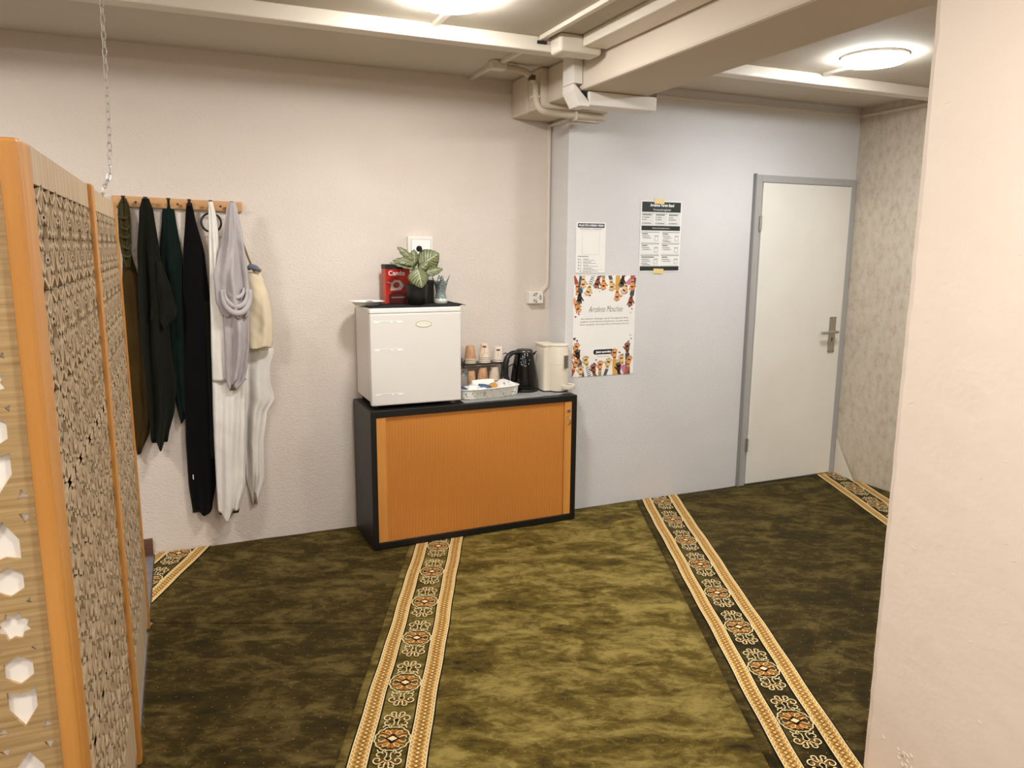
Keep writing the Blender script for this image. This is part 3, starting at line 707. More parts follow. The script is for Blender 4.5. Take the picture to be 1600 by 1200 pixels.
r = empty('hanging_garment', (.160, YL-.06, 1.78), label='long white linen garment with two hanging panels behind the grey scarf', cat='garment', group='clothes on the coat rack')
cloth('upper_part', [(1.79, .151, .171), (1.713, .146, .184), (1.527, .138, .195), (1.275, .129, .198), (1.017, .120, .240), (.90, .117, .282)], .078, .034, 1.5, F_WHITE, r, 7, amp=.5)
cloth('left_panel', [(.94, .118, .280), (.70, .110, .268), (.55, .107, .260), (.345, .105, .250), (.19, .106, .212)], .074, .040, 2.1, F_WHITE, r, 8, hem=.06, amp=.7)
cloth('right_panel', [(1.09, .285, .405), (1.03, .284, .432), (.95, .280, .408), (.875, .278, .404), (.774, .272, .424), (.70, .268, .382), (.536, .262, .356), (.362, .258, .350), (.245, .280, .308)], .006, .04, 1.5, F_WHITE, r, 9, hem=.08, amp=.7)
r = empty('hanging_scarf', (.258, YL-.09, 1.78), label='light grey draped scarf looped into a cowl on the last peg', cat='scarf', group='clothes on the coat rack')
cloth('upper_drape', [(1.788, .242, .274), (1.746, .228, .282), (1.621, .203, .300), (1.50, .170, .310), (1.433, .152, .316), (1.306, .156, .322), (1.25, .176, .314), (1.225, .196, .300)], .112, .045, 1.7, F_GREY, r, 10, hem=.02, amp=.95)
cloth('lower_tail', [(1.30, .190, .312), (1.16, .184, .306), (1.08, .183, .302), (.98, .181, .288), (.91, .182, .268), (.875, .194, .226)], .112, .035, 1.6, F_GREY, r, 11, hem=.035, amp=.95)
mb = MB()
for (rx, rz, yy, zz, rr) in ((.066, .098, .164, 1.345, .016), (.052, .072, .160, 1.352, .013), (.036, .040, .156, 1.366, .011)):
    mb.tube([(.252+rx*math.sin(a), YL-yy+.03*abs(math.sin(a))**3+.004*math.sin(3*a), zz-rz*math.cos(a)) for a in [(-1.75+3.5*i/18) for i in range(19)]], [rr*(.55+.45*math.sin(PI*i/18)) for i in range(19)], 10)
o = mb.build('cowl_folds', F_GREY, r, smooth=True); o.location = -r.location
r = empty('tote_bag', (.335, YL-.04, 1.30), label='beige canvas tote bag hanging behind the grey scarf', cat='bag')
cloth('bag_body', [(1.448, .300, .380), (1.40, .298, .394), (1.33, .296, .413), (1.271, .295, .422), (1.173, .294, .427), (1.10, .294, .424), (1.06, .296, .416)], .048, .065, 1.1, F_BEIGE, r, 12, hem=.012, amp=.25, topd=.6)
mb = MB(); mb.tube([Vector(p)-r.location for p in ((.262, YL-.075, 1.70), (.295, YL-.06, 1.62), (.325, YL-.065, 1.52), (.352, YL-.07, 1.44))], [.008, .012, .014, .014], 8, flat=.35); mb.build('strap', F_BEIGE, r, smooth=True)
mb = MB(); mb.tube([Vector(p)-r.location for p in ((.315, YL-.085, 1.462), (.33, YL-.085, 1.476), (.355, YL-.088, 1.468), (.378, YL-.085, 1.452))], [.010, .016, .015, .008], 10); mb.build('grey_contents', fabric('grey_denim', '6d7078', '878a90', bscale=120), r, smooth=True)

# ------------------------------------------------------------------ cabinet
M_BLK = mat('black_laminate', '0b0a09', .45, bump=.04, bscale=200)
M_BEECH = mat('orange_beech_veneer', 'cb8338', .45, col2='c07830', nscale=3.5, stretch=(14, 4, .7), detail=5, contrast=(.3, .7))
M_BEECHL = mat('beech_edge_strip', 'd69346', .45, col2='cc893e', nscale=4, stretch=(10, 4, .8))
CAB = empty('sideboard_cabinet', (.845, 3.756, .006), (0, 0, math.radians(1.35)), label='black sideboard with orange beech roller-shutter front under the fridge', cat='cabinet')
CW, CD, CH = 1.205, .383, .744; t_ = .03
mb = MB(); mb.box(0, t_, 0, CD, 0, CH); mb.build('side_panel', M_BLK, CAB, bevel=.002)
mb = MB(); mb.box(CW-t_, CW, 0, CD, 0, CH); mb.build('side_panel', M_BLK, CAB, bevel=.002)
mb = MB(); mb.box(t_, CW-t_, 0, CD, CH-.034, CH); mb.build('top_panel', M_BLK, CAB, bevel=.002)
mb = MB(); mb.box(t_, CW-t_, 0, CD, 0, .034); mb.build('bottom_panel', M_BLK, CAB, bevel=.002)
mb = MB(); mb.box(t_, CW-t_, CD-.01, CD, .034, CH-.034); mb.build('back_panel', M_BLK, CAB)
# tambour: narrow vertical slats with shallow joints
tam = empty('roller_shutter', (0, 0, 0)); tam.parent = CAB
x0, x1 = t_+.052, CW-t_-.048; nsl = 62; sw = (x1-x0)/nsl
SL = MB().box(0, sw-.0005, 0, .008, .034, CH-.034).mesh('slat', M_BEECH)
for i in range(nsl):
    o = bpy.data.objects.new('slat', SL); COL.objects.link(o); o.parent = tam; o.location = (x0+i*sw, .012, 0)
mb = MB(); mb.box(x0, x1, .018, .022, .034, CH-.034); mb.build('slat_backing', M_BEECH, tam)
mb = MB(); mb.box(t_, t_+.050, .004, .03, .036, CH-.036); mb.build('left_strip', M_BEECHL, CAB, bevel=.002)
stp = MB().box(CW-t_-.046, CW-t_-.001, .004, .03, .036, CH-.036).build('handle_strip', M_BEECHL, CAB, bevel=.002)
mb = MB(); mb.lathe([(.011, 0), (.011, .003), (.008, .004)], n=18); o = mb.build('lock', M_STEEL, stp, loc=(CW-t_-.022, .004, CH-.088), rot=(PI/2, 0, 0)); shade_auto(o)
mb = MB(); mb.box(-.0012, .0012, -.005, .005, .0041, .0046); mb.build('lock_slot', M_DARK, stp, loc=(CW-t_-.022, .004, CH-.088), rot=(PI/2, 0, 0))
mb = MB(); mb.tube([(.002, 0, .024), (.002, -.014, .020), (.004, -.020, 0), (.002, -.014, -.020), (.002, 0, -.024)], .0035, 8); o = mb.build('pull_handle', M_STEEL, stp, loc=(CW-t_-.024, .004, CH-.145)); shade_auto(o, 80)
CH = .75
# grey mat on top, with a wavy front edge
M_MAT = mat('grey_foam_mat', '85837f', .8, col2='96948f', nscale=30, bump=.1, bscale=150)
mb = MB(); n = 40; vs = []
for i in range(n+1):
    x = 1.365+(2.035-1.365)*i/n; f = 3.783+(x-1.0)*.022
    q = max(0, (x-1.80)/.2); f += min(1, q)*(.030+.014*math.sin((x-1.8)*38))
    vs += [(x, f, CH+.0005), (x, 4.13, CH+.0005), (x, f, CH+.004), (x, 4.13, CH+.004)]
fs = []
for i in range(n):
    a, b = 4*i, 4*i+4; fs += [(a, a+1, b+1, b), (a+2, b+2, b+3, a+3), (a, b, b+2, a+2), (a+1, a+3, b+3, b+1)]
fs += [(0, 2, 3, 1), (4*n, 4*n+1, 4*n+3, 4*n+2)]
mb.add(vs, fs); tag(mb.build('countertop_mat', M_MAT), 'grey mat with wavy front edge lying on the black cabinet', 'mat')

# ------------------------------------------------------------------ fridge
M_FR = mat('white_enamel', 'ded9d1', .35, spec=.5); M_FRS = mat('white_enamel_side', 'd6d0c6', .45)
FR = empty('mini_fridge', (.864, 3.80, CH), label='small white refrigerator standing on the black cabinet', cat='refrigerator')
FW, FD, FZ0, FZ1 = .487, .355, .018, .519
mb = MB(); mb.box(.004, FW-.004, .045, FD, FZ0+.012, FZ1); mb.build('body', M_FRS, FR, bevel=.006)
dr = MB().box(0, FW, 0, .04, FZ0, FZ1-.026).build('door', M_FR, FR, bevel=.006)
mb = MB(); mb.box(0, FW, .002, .045, FZ1-.0245, FZ1+.001); mb.build('top_strip', mat('white_top_trim', 'e6e2db', .3), FR, bevel=.005)
mb = MB(); mb.box(.008, FW-.008, .006, .05, FZ0+.004, FZ1-.004); mb.build('door_gasket', mat('grey_gasket', '8d8880', .7), FR)
for (fx, fy) in ((.035, .05), (FW-.035, .05), (.035, FD-.03), (FW-.035, FD-.03)):
    mb = MB(); mb.lathe([(.014, 0), (.014, .016), (.010, .030)], n=14); mb.build('foot', mat('foot_plastic', '9a948a', .5) if fx > .1 else M_BLK, FR, loc=(fx, fy, .0005))
M_GOLD = mat('gold_ring', 'b99a55', .3, metal=.7)
mb = MB(); mb.ell(0, 0, .043, .017, n=32); mb.build('badge', M_GOLD, dr, loc=(.282, -.0008, .435), rot=(PI/2, 0, 0))
mb = MB(); mb.ell(0, 0, .0405, .0148, n=32); mb.ribbon([(-.028, .001), (-.01, .003), (.028, .001)], .0024, .0003, 1); mb.ribbon([(-.016, -.007), (.018, -.007)], .001, .0003, 1)
mb.build('badge_face', [mat('badge_cream', 'eee8d8', .3), mat('badge_print', 'c9bda0', .4)], dr, loc=(.282, -.0014, .435), rot=(PI/2, 0, 0))
for zz in (.452, .308, .076):
    mb = MB(); mb.poly([(-.073, -.0055), (.073, -.0055), (.073, .0055), (-.073, .0055)]); mb.ribbon([(-.046, 0), (.012, 0)], .0026, .0003, 1); mb.ribbon([(.022, 0), (.046, 0)], .0026, .0003, 1)
    mb.build('energy_sticker', [mat('sticker_white', 'f6f3ee', .3), mat('sticker_print', 'a39d94', .5)], dr, loc=(.094, -.0008, zz), rot=(PI/2, math.radians(.8), 0))
ZF = CH+FZ1+.001
# black cloth on the fridge
mb = MB(); nx, ny = 40, 14; vs = []
for i in range(nx+1):
    for j in range(ny+1):
        x = .872+(1.388-.872)*i/nx; yv = 3.830+(4.15-3.830)*j/ny
        z = ZF+.0015+.0008*math.sin(i*.9+j)
        if i > nx-3: z += .008*math.sin((i-nx+3)/3*PI*.8)
        vs.append((x, yv, z))
mb.add(vs, [(i*(ny+1)+j, (i+1)*(ny+1)+j, (i+1)*(ny+1)+j+1, i*(ny+1)+j+1) for i in range(nx) for j in range(ny)])
o = mb.build('runner_cloth', F_BLACK, smooth=True, solid=.003); tag(o, 'black runner cloth lying across the fridge top', 'cloth')
ZK = ZF+.0048
# plate
PLATE = empty('plate', (.897, 4.00, ZK), label='white plate with a few crumbs at the fridge corner', cat='plate')
mb = MB(); mb.lathe([(.001, 0), (.062, 0), (.068, .004), (.080, .016), (.092, .020), (.094, .0215), (.091, .0225), (.079, .019), (.066, .008), (.058, .005), (.001, .005)], n=48, cap=False)
shade_auto(mb.build('dish', mat('white_china', 'f0ece4', .25), PLATE), 50)
M_CRUMB = mat('brown_crumb', '5a3a22', .8)
for k in range(9):
    a, rr = random.uniform(-1, 3), random.uniform(.01, .05)
    mb = MB(); mb.lathe([(.002, 0), (.0045, .002), (.0045, .004), (.002, .006)], n=7); mb.build('crumb', M_CRUMB, PLATE, loc=(.01+rr*math.cos(a), rr*math.sin(a), .016), rot=(.5*k, .3, k))
# red box
M_RED = mat('red_card', 'b3271b', .4); M_REDL = mat('pale_red_side', 'b9523f', .45)
BXR = empty('red_box', (1.075, 4.065, ZK), (0, 0, math.radians(9)), label='red carton with white lettering behind the potted plant', cat='box')
mb = MB(); mb.box(-.062, .082, 0, .052, 0, .210); mb.build('carton', M_RED, BXR, bevel=.002)
mb = MB(); mb.box(-.0632, -.0618, .002, .050, .0, .184); mb.build('side_print', M_REDL, BXR)
mb = MB(); mb.box(-.0634, .0834, -.0012, .0532, .187, .2112); mb.build('dark_top_band', mat('dark_band', '2a2321', .5), BXR)
text('brand_lettering', 'Cando', .036, mat('white_print', 'f4efe8', .5), BXR, .002, -.0016, .163, bold=.0006).rotation_euler = (PI/2, 0, 0)
mb = MB(); mb.poly([(-.036, .07), (.03, .075), (.045, .10), (.02, .125), (-.01, .128), (-.03, .112)], 0, 0); mb.ell(.0, .100, .020, .016, .3, .0003, 1); mb.ribbon([(-.055, .118), (-.04, .112), (-.022, .108)], .005, .0003, 0)
mb.poly([(-.045, .002), (.06, .002), (.06, .052), (.03, .064), (-.02, .066), (-.045, .048)], .0001, 2); mb.poly([(-.03, .03), (.05, .03), (.05, .037), (-.03, .037)], .0004, 3)
mb.build('cover_picture', [mat('print_grey', 'b8aca4', .5), mat('print_red_dark', '9a3a2c', .5), mat('print_maroon', '4a1210', .5), mat('print_brown', '8a6a58', .5)], BXR, loc=(0, -.0016, 0), rot=(PI/2, 0, 0))
# dark box
DB = empty('dark_box', (1.255, 4.07, ZK), (0, 0, .05), label='small dark grey box with a silver edge between pot and vase', cat='box')
mb = MB(); mb.box(-.05, .035, 0, .04, 0, .125); mb.build('carton', mat('dark_grey_card', '35312f', .5), DB, bevel=.002)
mb = MB(); mb.box(-.052, -.005, -.002, .042, .115, .148); mb.build('silver_flap', mat('silver_card', 'b9b2b4', .4), DB, bevel=.002)
mb = MB(); mb.ribbon([(-.04, .05), (-.012, .05)], .006); mb.build('print_mark', M_DARK, DB, loc=(0, -.0006, 0), rot=(PI/2, 0, 0))
# plant
PL = empty('potted_plant', (1.158, 3.965, ZK), label='variegated green leafy plant in a round black pot on the fridge', cat='potted plant')
mb = MB(); mb.lathe([(.040, 0), (.048, .01), (.056, .05), (.060, .100), (.060, .108), (.055, .108), (.054, .09), (.001, .088)], n=32, cap=False)
shade_auto(mb.build('pot', mat('matt_black_pot', '161514', .4), PL))
mb = MB(); mb.lathe([(.0535, .089), (.001, .095)], n=24, cap=False); mb.build('soil', mat('soil', '2a2019', .95, bump=.5, bscale=60), PL)
def leaf_mat():
    m = bpy.data.materials.new('veined_leaf'); m.use_nodes = True; nt = m.node_tree; N = nt.nodes; b = N['Principled BSDF']
    tc = N.new('ShaderNodeTexCoord'); sp = N.new('ShaderNodeSeparateXYZ'); nt.links.new(tc.outputs['UV'], sp.inputs[0])
    def mth(op, a, bb):
        x = N.new('ShaderNodeMath'); x.operation = op
        for i, v in enumerate((a, bb)):
            if isinstance(v, (int, float)): x.inputs[i].default_value = v
            else: nt.links.new(v, x.inputs[i])
        return x.outputs[0]
    u = mth('ABSOLUTE', mth('SUBTRACT', sp.outputs[0], .5), 0)
    v = mth('SUBTRACT', sp.outputs[1], mth('MULTIPLY', u, .7))
    st = mth('ABSOLUTE', mth('SINE', mth('MULTIPLY', v, 24), 0), 0)
    rib = mth('LESS_THAN', u, .03); veins = mth('LESS_THAN', st, .28); edge = mth('GREATER_THAN', u, .44)
    mx = N.new('ShaderNodeMix'); mx.data_type = 'RGBA'; nt.links.new(mth('MAXIMUM', veins, rib), mx.inputs[0])
    mx.inputs[6].default_value = lin('5d6440'); mx.inputs[7].default_value = lin('a9aa80')
    m2 = N.new('ShaderNodeMix'); m2.data_type = 'RGBA'; nt.links.new(edge, m2.inputs[0]); nt.links.new(mx.outputs[2], m2.inputs[6]); m2.inputs[7].default_value = lin('454d2c')
    nt.links.new(m2.outputs[2], b.inputs['Base Color']); b.inputs['Roughness'].default_value = .45
    return m
M_LEAF = leaf_mat(); M_STEM = mat('leaf_stem', '5c6138', .6)
def leaf(base, tip, width, face, bend=.2):
    """leaf blade from base to tip (plant-local), facing roughly the direction 'face'"""
    base, tip, face = Vector(base), Vector(tip), Vector(face).normalized()
    ax = tip-base; L_ = ax.length; t = ax.normalized(); side = t.cross(face).normalized(); nn = side.cross(t).normalized()
    nu, nv = 8, 14; vs = []; uv = []
    for j in range(nv+1):
        v = j/nv; wv = width*(math.sin(PI*v**.8))**.75*(1 if v < .98 else .3)
        for i in range(nu+1):
            u = i/nu-.5
            p = base+t*L_*v+side*wv*u+nn*(bend*L_*math.sin(PI*v)-abs(u)*abs(u)*wv*.9)+nn*(.003*math.sin(v*24-abs(u)*10))
            vs.append(p); uv.append((u+.5, v))
    mb = MB(); fs = [(j*(nu+1)+i, j*(nu+1)+i+1, (j+1)*(nu+1)+i+1, (j+1)*(nu+1)+i) for j in range(nv) for i in range(nu)]
    mb.add(vs, fs); o = mb.build('leaf', M_LEAF, PL, smooth=True)
    ul = o.data.uv_layers.new(name='uv')
    for lp in o.data.loops: ul.data[lp.index].uv = uv[lp.vertex_index]
    ms = MB(); ms.tube(smooth_path([(base.x*.1, base.y*.1, .09), base*.6+Vector((0, 0, .035)), base+t*.01], 4), .0025, 6); ms.build('stalk', M_STEM, PL, smooth=True)
    return o
LV = [((-.020, .0, .235), (-.098, .01, .305), .045, (-.1, -1, .5), .10), ((-.012, -.01, .215), (-.130, -.01, .232), .058, (0, -.7, .8), .18),
      ((-.02, -.02, .190), (-.148, -.02, .222), .034, (0, -.5, .9), .05), ((-.012, -.050, .195), (.004, -.085, .092), .112, (0, -1, .35), .12),
      ((.018, -.012, .208), (.122, -.022, .272), .125, (-.1, -1, .15), .08), ((-.006, .01, .215), (-.004, .02, .292), .058, (0, -1, .2), .06),
      ((.035, -.03, .165), (.138, -.035, .190), .058, (.1, -.8, .7), .12), ((.006, -.03, .180), (.055, -.045, .225), .045, (-.2, -1, .3), .1),
      ((.02, -.02, .15), (.075, -.04, .185), .046, (0, -1, .5), .1), ((-.01, .02, .18), (-.05, .05, .25), .05, (0, -.7, .6), .1), ((.0, .03, .18), (.06, .06, .27), .07, (0, -.7, .6), .1)]
for a in LV: leaf(*a)
mb = MB(); mb.lathe([(.001, -.016), (.012, -.012), (.017, 0), (.012, .013), (.001, .017)], n=14, cap=False); o = mb.build('dark_bud', mat('fuzzy_black', '100e0e', .95, bump=.8, bscale=200), PL, smooth=True, loc=(.022, .012, .294))
mb = MB(); mb.tube([(.01, .01, .09), (.018, .005, .2), (.022, 0, .285)], .002, 6); mb.build('stalk', M_STEM, PL)
# vase
VS = empty('glitter_vase', (1.312, 4.02, ZK), label='silver glittering vase with pointed crown rim on the fridge', cat='vase')
M_GLIT = mat('silver_glitter', '71807e', .35, metal=.4, col2='aab5b0', nscale=150, detail=2, bump=.6, bscale=220, contrast=(.42, .62))
mb = MB(); prof = [(.032, 0), (.033, .012), (.030, .03), (.024, .05), (.026, .075), (.034, .105), (.038, .120)]; n = 40; k = len(prof); vs = []
for i in range(n):
    a = 2*PI*i/n; tip = max(0, math.cos(a*4+.6))**2
    for j, (rr, z) in enumerate(prof):
        q = (j/(k-1))**4
        vs.append(((rr+.012*tip*q)*math.cos(a), (rr+.012*tip*q)*math.sin(a), z+.034*tip*q))
mb.add(vs, [(i*k+j, ((i+1) % n)*k+j, ((i+1) % n)*k+j+1, i*k+j+1) for i in range(n) for j in range(k-1)]+[tuple(i*k for i in reversed(range(n)))])
mb.build('vase_body', M_GLIT, VS, smooth=True, solid=.003)
mb = MB(); mb.lathe([(.034, .0), (.036, .004), (.036, .020), (.032, .026)], n=32); shade_auto(mb.build('foot_ring', mat('pale_silver', 'c8cfca', .35, metal=.3, col2='e0e2c4', nscale=60), VS))
mb = MB(); mb.tube([(0, 0, .05), (.0, 0, .12), (.0, -.004, .135)], [.005, .006, .002], 8); mb.build('dark_stick', mat('stick_brown', '4c372c', .6), VS)

# ------------------------------------------------------------------ things on the cabinet top
ZM = CH+.0045
# cup rack
M_WIRE = mat('black_wire', '151413', .4)
RK = empty('cup_rack', (1.585, 4.085, ZM), label='low black rack holding paper cups on two levels', cat='rack')
mb = MB(); mb.box(-.145, .145, -.045, .06, .160, .168); mb.build('shelf', M_WIRE, RK, bevel=.002)
for px in (-.142, .142):
    for py in (-.042, .057):
        mb = MB(); mb.tube([(px, py, 0), (px, py, .160)], .003, 6); mb.build('leg', M_WIRE, RK)
for px in (-.146, .146):
    mb = MB(); mb.tube([(px, -.045, .165), (px, -.045, .20), (px, .0, .215), (px, .06, .20), (px, .06, .165)], .003, 6); mb.build('side_rail', M_WIRE, RK)
M_KRAFT = mat('kraft_cup', 'c79a72', .7, col2='b98a62', nscale=20); M_CUPW = mat('cream_cup', 'e3d5c2', .6); M_CUPP = mat('speckled_cup', 'e2cdb4', .6, col2='c7a27e', nscale=60, contrast=(.55, .75))
M_RIM = mat('cup_rim', 'd8cab8', .6); M_PRINT = mat('cup_print', '4b3a52', .6); M_PRINTR = mat('cup_print_red', 'b5483c', .6)
def cup_stack(x, yv, z, m, n, label, logo=False, sc=1.0, pitch=.0105):
    for k in range(n):                       # upside-down cups nested one over the other
        r = empty('paper_cup', (x, yv, z+pitch*k), label=('topmost '+label) if k == n-1 else 'nested '+label, cat='cup', group=label)
        r.scale = (sc, sc, sc)
        mb = MB(); mb.lathe([(.0335, .004), (.0235, .078), (.0225, .080), (.001, .079)], n=24, cap=False); shade_auto(mb.build('wall', m, r))
        mb = MB(); mb.lathe([(.0335, 0), (.0355, .001), (.0355, .005), (.0335, .007)], n=24, cap=False); shade_auto(mb.build('rim', M_RIM, r), 80)
        if k == n-1:
            mb = MB(); vs = []; a0 = -PI/2-.38
            for i in range(7):
                a = a0-.42+.84*i/6
                for (rr, z_) in ((.0268, .058), (.0253, .069)): vs.append((rr*math.cos(a), rr*math.sin(a), z_))
            if logo:
                mb.add(vs, [(2*i, 2*i+2, 2*i+3, 2*i+1) for i in range(6)], 0); mb.mi[2] = mb.mi[5] = 1; mb.build('logo_print', [M_PRINT, M_PRINTR], r)
            dm = MB()
            for i in range(3): dm.obox(((.0275+.0018*i)*math.cos(a0)*1.01, (.0275+.0018*i)*math.sin(a0)*1.01, .050-.010*i), (.0012, 0, 0), (0, .0006, 0), (0, 0, .002))
            dm.build('dot_print', M_PRINT, r)
ZS_ = ZM+.1685
cup_stack(1.503, 4.075, ZS_, M_KRAFT, 3, 'brown kraft cup in an upside-down stack on the rack shelf')
cup_stack(1.590, 4.070, ZS_, M_CUPP, 4, 'cream cup with logo in the tallest upside-down stack, rack shelf', True)
cup_stack(1.678, 4.075, ZS_, M_CUPW, 2, 'pale cup with logo in the short stack near the kettle', True, .95)
cup_stack(1.503, 4.070, ZM, M_KRAFT, 4, 'brown cup in a stack under the rack shelf beside the jar', pitch=.015)
cup_stack(1.578, 4.070, ZM, M_KRAFT, 5, 'brown kraft cup in the middle stack under the rack shelf', pitch=.015)
cup_stack(1.654, 4.075, ZM, M_CUPP, 5, 'speckled cup in a stack under the rack shelf near the kettle', pitch=.015)
# acrylic jar of sugar sticks
JR = empty('sugar_jar', (1.425, 4.0, ZM), label='clear jar of white sugar sticks next to the fridge', cat='jar')
M_GLASS = mat('clear_acrylic', 'f2f0ec', .06, trans=.92)
mb = MB(); mb.lathe([(.036, 0), (.038, .004), (.038, .125), (.036, .13), (.034, .125), (.034, .006), (.001, .005)], n=24, cap=False); shade_auto(mb.build('jar_body', M_GLASS, JR))
mb = MB(); mb.lathe([(.040, .131), (.040, .139), (.032, .150), (.012, .153), (.001, .153)], n=24, cap=False); shade_auto(mb.build('lid', M_GLASS, JR))
mb = MB(); mb.tube([(.012, 0, .153), (.014, 0, .178), (.017, 0, .20)], [.003, .005, .003], 8); mb.build('lid_knob', M_PEG, JR)
for k in range(11):
    a = k*2.4; rr = .006+.018*(k % 3)/2
    mb = MB(); mb.obox((rr*math.cos(a), rr*math.sin(a), .062), (.0045, 0, 0), (0, .0012, 0), (.012*math.cos(k), .008*math.sin(k*2), .048)); mb.build('sugar_stick', mat('paper_white', 'ece6da', .7), JR)
# tray with sachets
TR = empty('oval_tray', (1.556, 3.912, ZM), (0, 0, math.radians(9)), label='white speckled oval tin tray full of sachets on the grey mat', cat='tray')
M_TIN = mat('speckled_tin', 'e9e5dc', .35, col2='6f7a74', nscale=75, detail=3, contrast=(.60, .66))
def oval(a, b, z, n=48, p=3.0):
    out = []
    for i in range(n):
        t = 2*PI*i/n; c, s = math.cos(t), math.sin(t)
        out.append((a*math.copysign(abs(c)**(2/p), c), b*math.copysign(abs(s)**(2/p), s), z))
    return out
mb = MB(); rings = [oval(.172, .052, 0), oval(.178, .056, .004), oval(.184, .061, .050), oval(.188, .064, .053), oval(.186, .062, .056), oval(.180, .058, .050), oval(.172, .052, .006)]
vs = [p for r_o in rings for p in r_o]; n = 48
mb.add(vs, [(a*n+i, a*n+(i+1) % n, (a+1)*n+(i+1) % n, (a+1)*n+i) for a in range(6) for i in range(n)]+[tuple(reversed(range(n))), tuple(6*n+i for i in range(n))])
shade_auto(mb.build('tin', M_TIN, TR))
mb = MB(); rm = oval(.188, .064, .056); mb.tube(rm+[rm[0]], .0028, 6); mb.build('rolled_rim', mat('white_tin', 'eeeae2', .3), TR, smooth=True)
def sachet(x, yv, z, w_, h_, rot, c, label):
    m = mat('sachet_'+c, c, .45, bump=.3, bscale=50)
    mb = MB(); nx, ny = 8, 6; vs = []
    for sgn in (1, -1):
        for i in range(nx+1):
            for j in range(ny+1):
                u, v = i/nx-.5, j/ny-.5; th = .006*(1-(2*u)**4)*(1-(2*v)**4)
                vs.append((w_*u, h_*v, sgn*(th+.0006)+.004*math.sin(u*5+v*3)))
    k = (nx+1)*(ny+1)
    for i in range(nx):
        for j in range(ny):
            a = i*(ny+1)+j; mb_f = (a, a+ny+1, a+ny+2, a+1); 
            fs1 = mb_f; fs2 = tuple(k+q for q in reversed(mb_f))
            if i == 0 and j == 0: F = []
            F += [fs1, fs2]
    for i in range(nx):
        for j in (0, ny):
            a, b = i*(ny+1)+j, (i+1)*(ny+1)+j; F.append((a, k+a, k+b, b) if j == 0 else (b, k+b, k+a, a))
    for j in range(ny):
        for i in (0, nx):
            a, b = i*(ny+1)+j, i*(ny+1)+j+1; F.append((b, k+b, k+a, a) if i == 0 else (a, k+a, k+b, b))
    mb.add(vs, F)
    o = mb.build('sachet', m, smooth=True, loc=(x, yv, z), rot=rot); tag(o, label, 'sachet', 'sachets in the oval tray'); return o
W_ = 'ece7de'; sb = [(-.150, 0, .055, .05, .08, (.5, .3, .4), '3d4a78', 'dark blue sachet at the fridge end of the oval tray'), (-.115, -.02, .066, .055, .045, (.9, .1, -.3), W_, 'crumpled white sachet near the fridge end of the tray'),
      (-.085, .01, .070, .03, .06, (.6, -.9, .2), 'd5d6d6', 'rolled pale grey sachet standing up in the tray'), (-.03, -.005, .066, .075, .04, (.7, .2, -.3), '3f5576', 'blue and slender sachet in the middle of the tray'),
      (-.012, .035, .075, .14, .06, (1.15, 0, .1), 'efeae0', 'large white paper sachet leaning at the back of the tray'), (.035, .01, .066, .06, .045, (.6, -.2, .5), 'c08a3c', 'orange brown sachet beside the napkins in the tray'),
      (-.06, -.03, .060, .06, .03, (.4, .1, .1), 'dfe3e6', 'flat white sachet against the front rim of the tray')]
ca, sa = math.cos(math.radians(9)), math.sin(math.radians(9))
for (a, b, z, w2, h2, rot, c, lb) in sb: sachet(1.556+a*ca-b*sa, 3.912+a*sa+b*ca, ZM+z-.012, w2, h2, rot, c, lb)
# folded napkin fan
mb = MB(); nx = 16; vs = []
for i in range(nx+1):
    u = i/nx; hz = .034*math.sin(PI*u)**.8
    for (yy, zz) in ((-.035, .0), (-.030, hz), (.030, hz*1.1), (.035, 0)): vs.append((-.062+.124*u, yy, zz))
F = [(i*4+j, (i+1)*4+j, (i+1)*4+j+1, i*4+j+1) for i in range(nx) for j in range(3)]+[(i*4+3, (i+1)*4+3, (i+1)*4, i*4) for i in range(nx)]+[(0,1,2,3), (nx*4+3, nx*4+2, nx*4+1, nx*4)]
mb.add(vs, F); bx, by = .112, .008
o = mb.build('napkin_stack', mat('patterned_napkin', 'eeeae2', .7, col2='9a9a98', nscale=60, contrast=(.58, .66)), loc=(1.556+bx*ca-by*sa, 3.912+bx*sa+by*ca, ZM+.047), rot=(0, .0, math.radians(9))); shade_auto(o)
tag(o, 'folded patterned white napkins at the kettle end of the tray', 'napkins')
# kettle
KT = empty('electric_kettle', (1.812, 4.005, ZM), label='glossy black electric kettle beside the coffee machine', cat='kettle'); KT.scale = (1.1, 1.1, 1.02)
M_GLOSS = mat('gloss_black', '050505', .14, spec=.4); M_MATB = mat('matt_black_plastic', '141312', .4)
mb = MB(); mb.lathe([(.001, .0), (.073, 0), (.074, .006), (.072, .016), (.001, .017)], n=40, cap=False); shade_auto(mb.build('power_base', M_MATB, KT))
mb = MB(); mb.lathe([(.001, .018), (.070, .018), (.072, .024), (.071, .05), (.067, .10), (.060, .15), (.051, .20), (.045, .222)], n=40, cap=False); shade_auto(mb.build('jug', M_GLOSS, KT), 60)
mb = MB(); mb.lathe([(.045, .222), (.047, .225), (.047, .231), (.044, .233)], n=40, cap=False); shade_auto(mb.build('rim_ring', mat('dark_chrome', '6c6864', .2, metal=.9), KT), 80)
mb = MB(); mb.lathe([(.044, .232), (.040, .238), (.02, .240), (.001, .240)], n=32, cap=False); shade_auto(mb.build('lid', M_MATB, KT))
HD = smooth_path([(-.040, -.018, .222), (-.075, -.026, .226), (-.108, -.032, .205), (-.125, -.036, .160), (-.122, -.036, .11), (-.102, -.032, .06), (-.070, -.026, .035)], 6)
mb = MB(); mb.tube(HD, [.013+.003*math.sin(PI*i/(len(HD)-1)) for i in range(len(HD))], 12, flat=.85); mb.build('handle', M_MATB, KT, smooth=True)
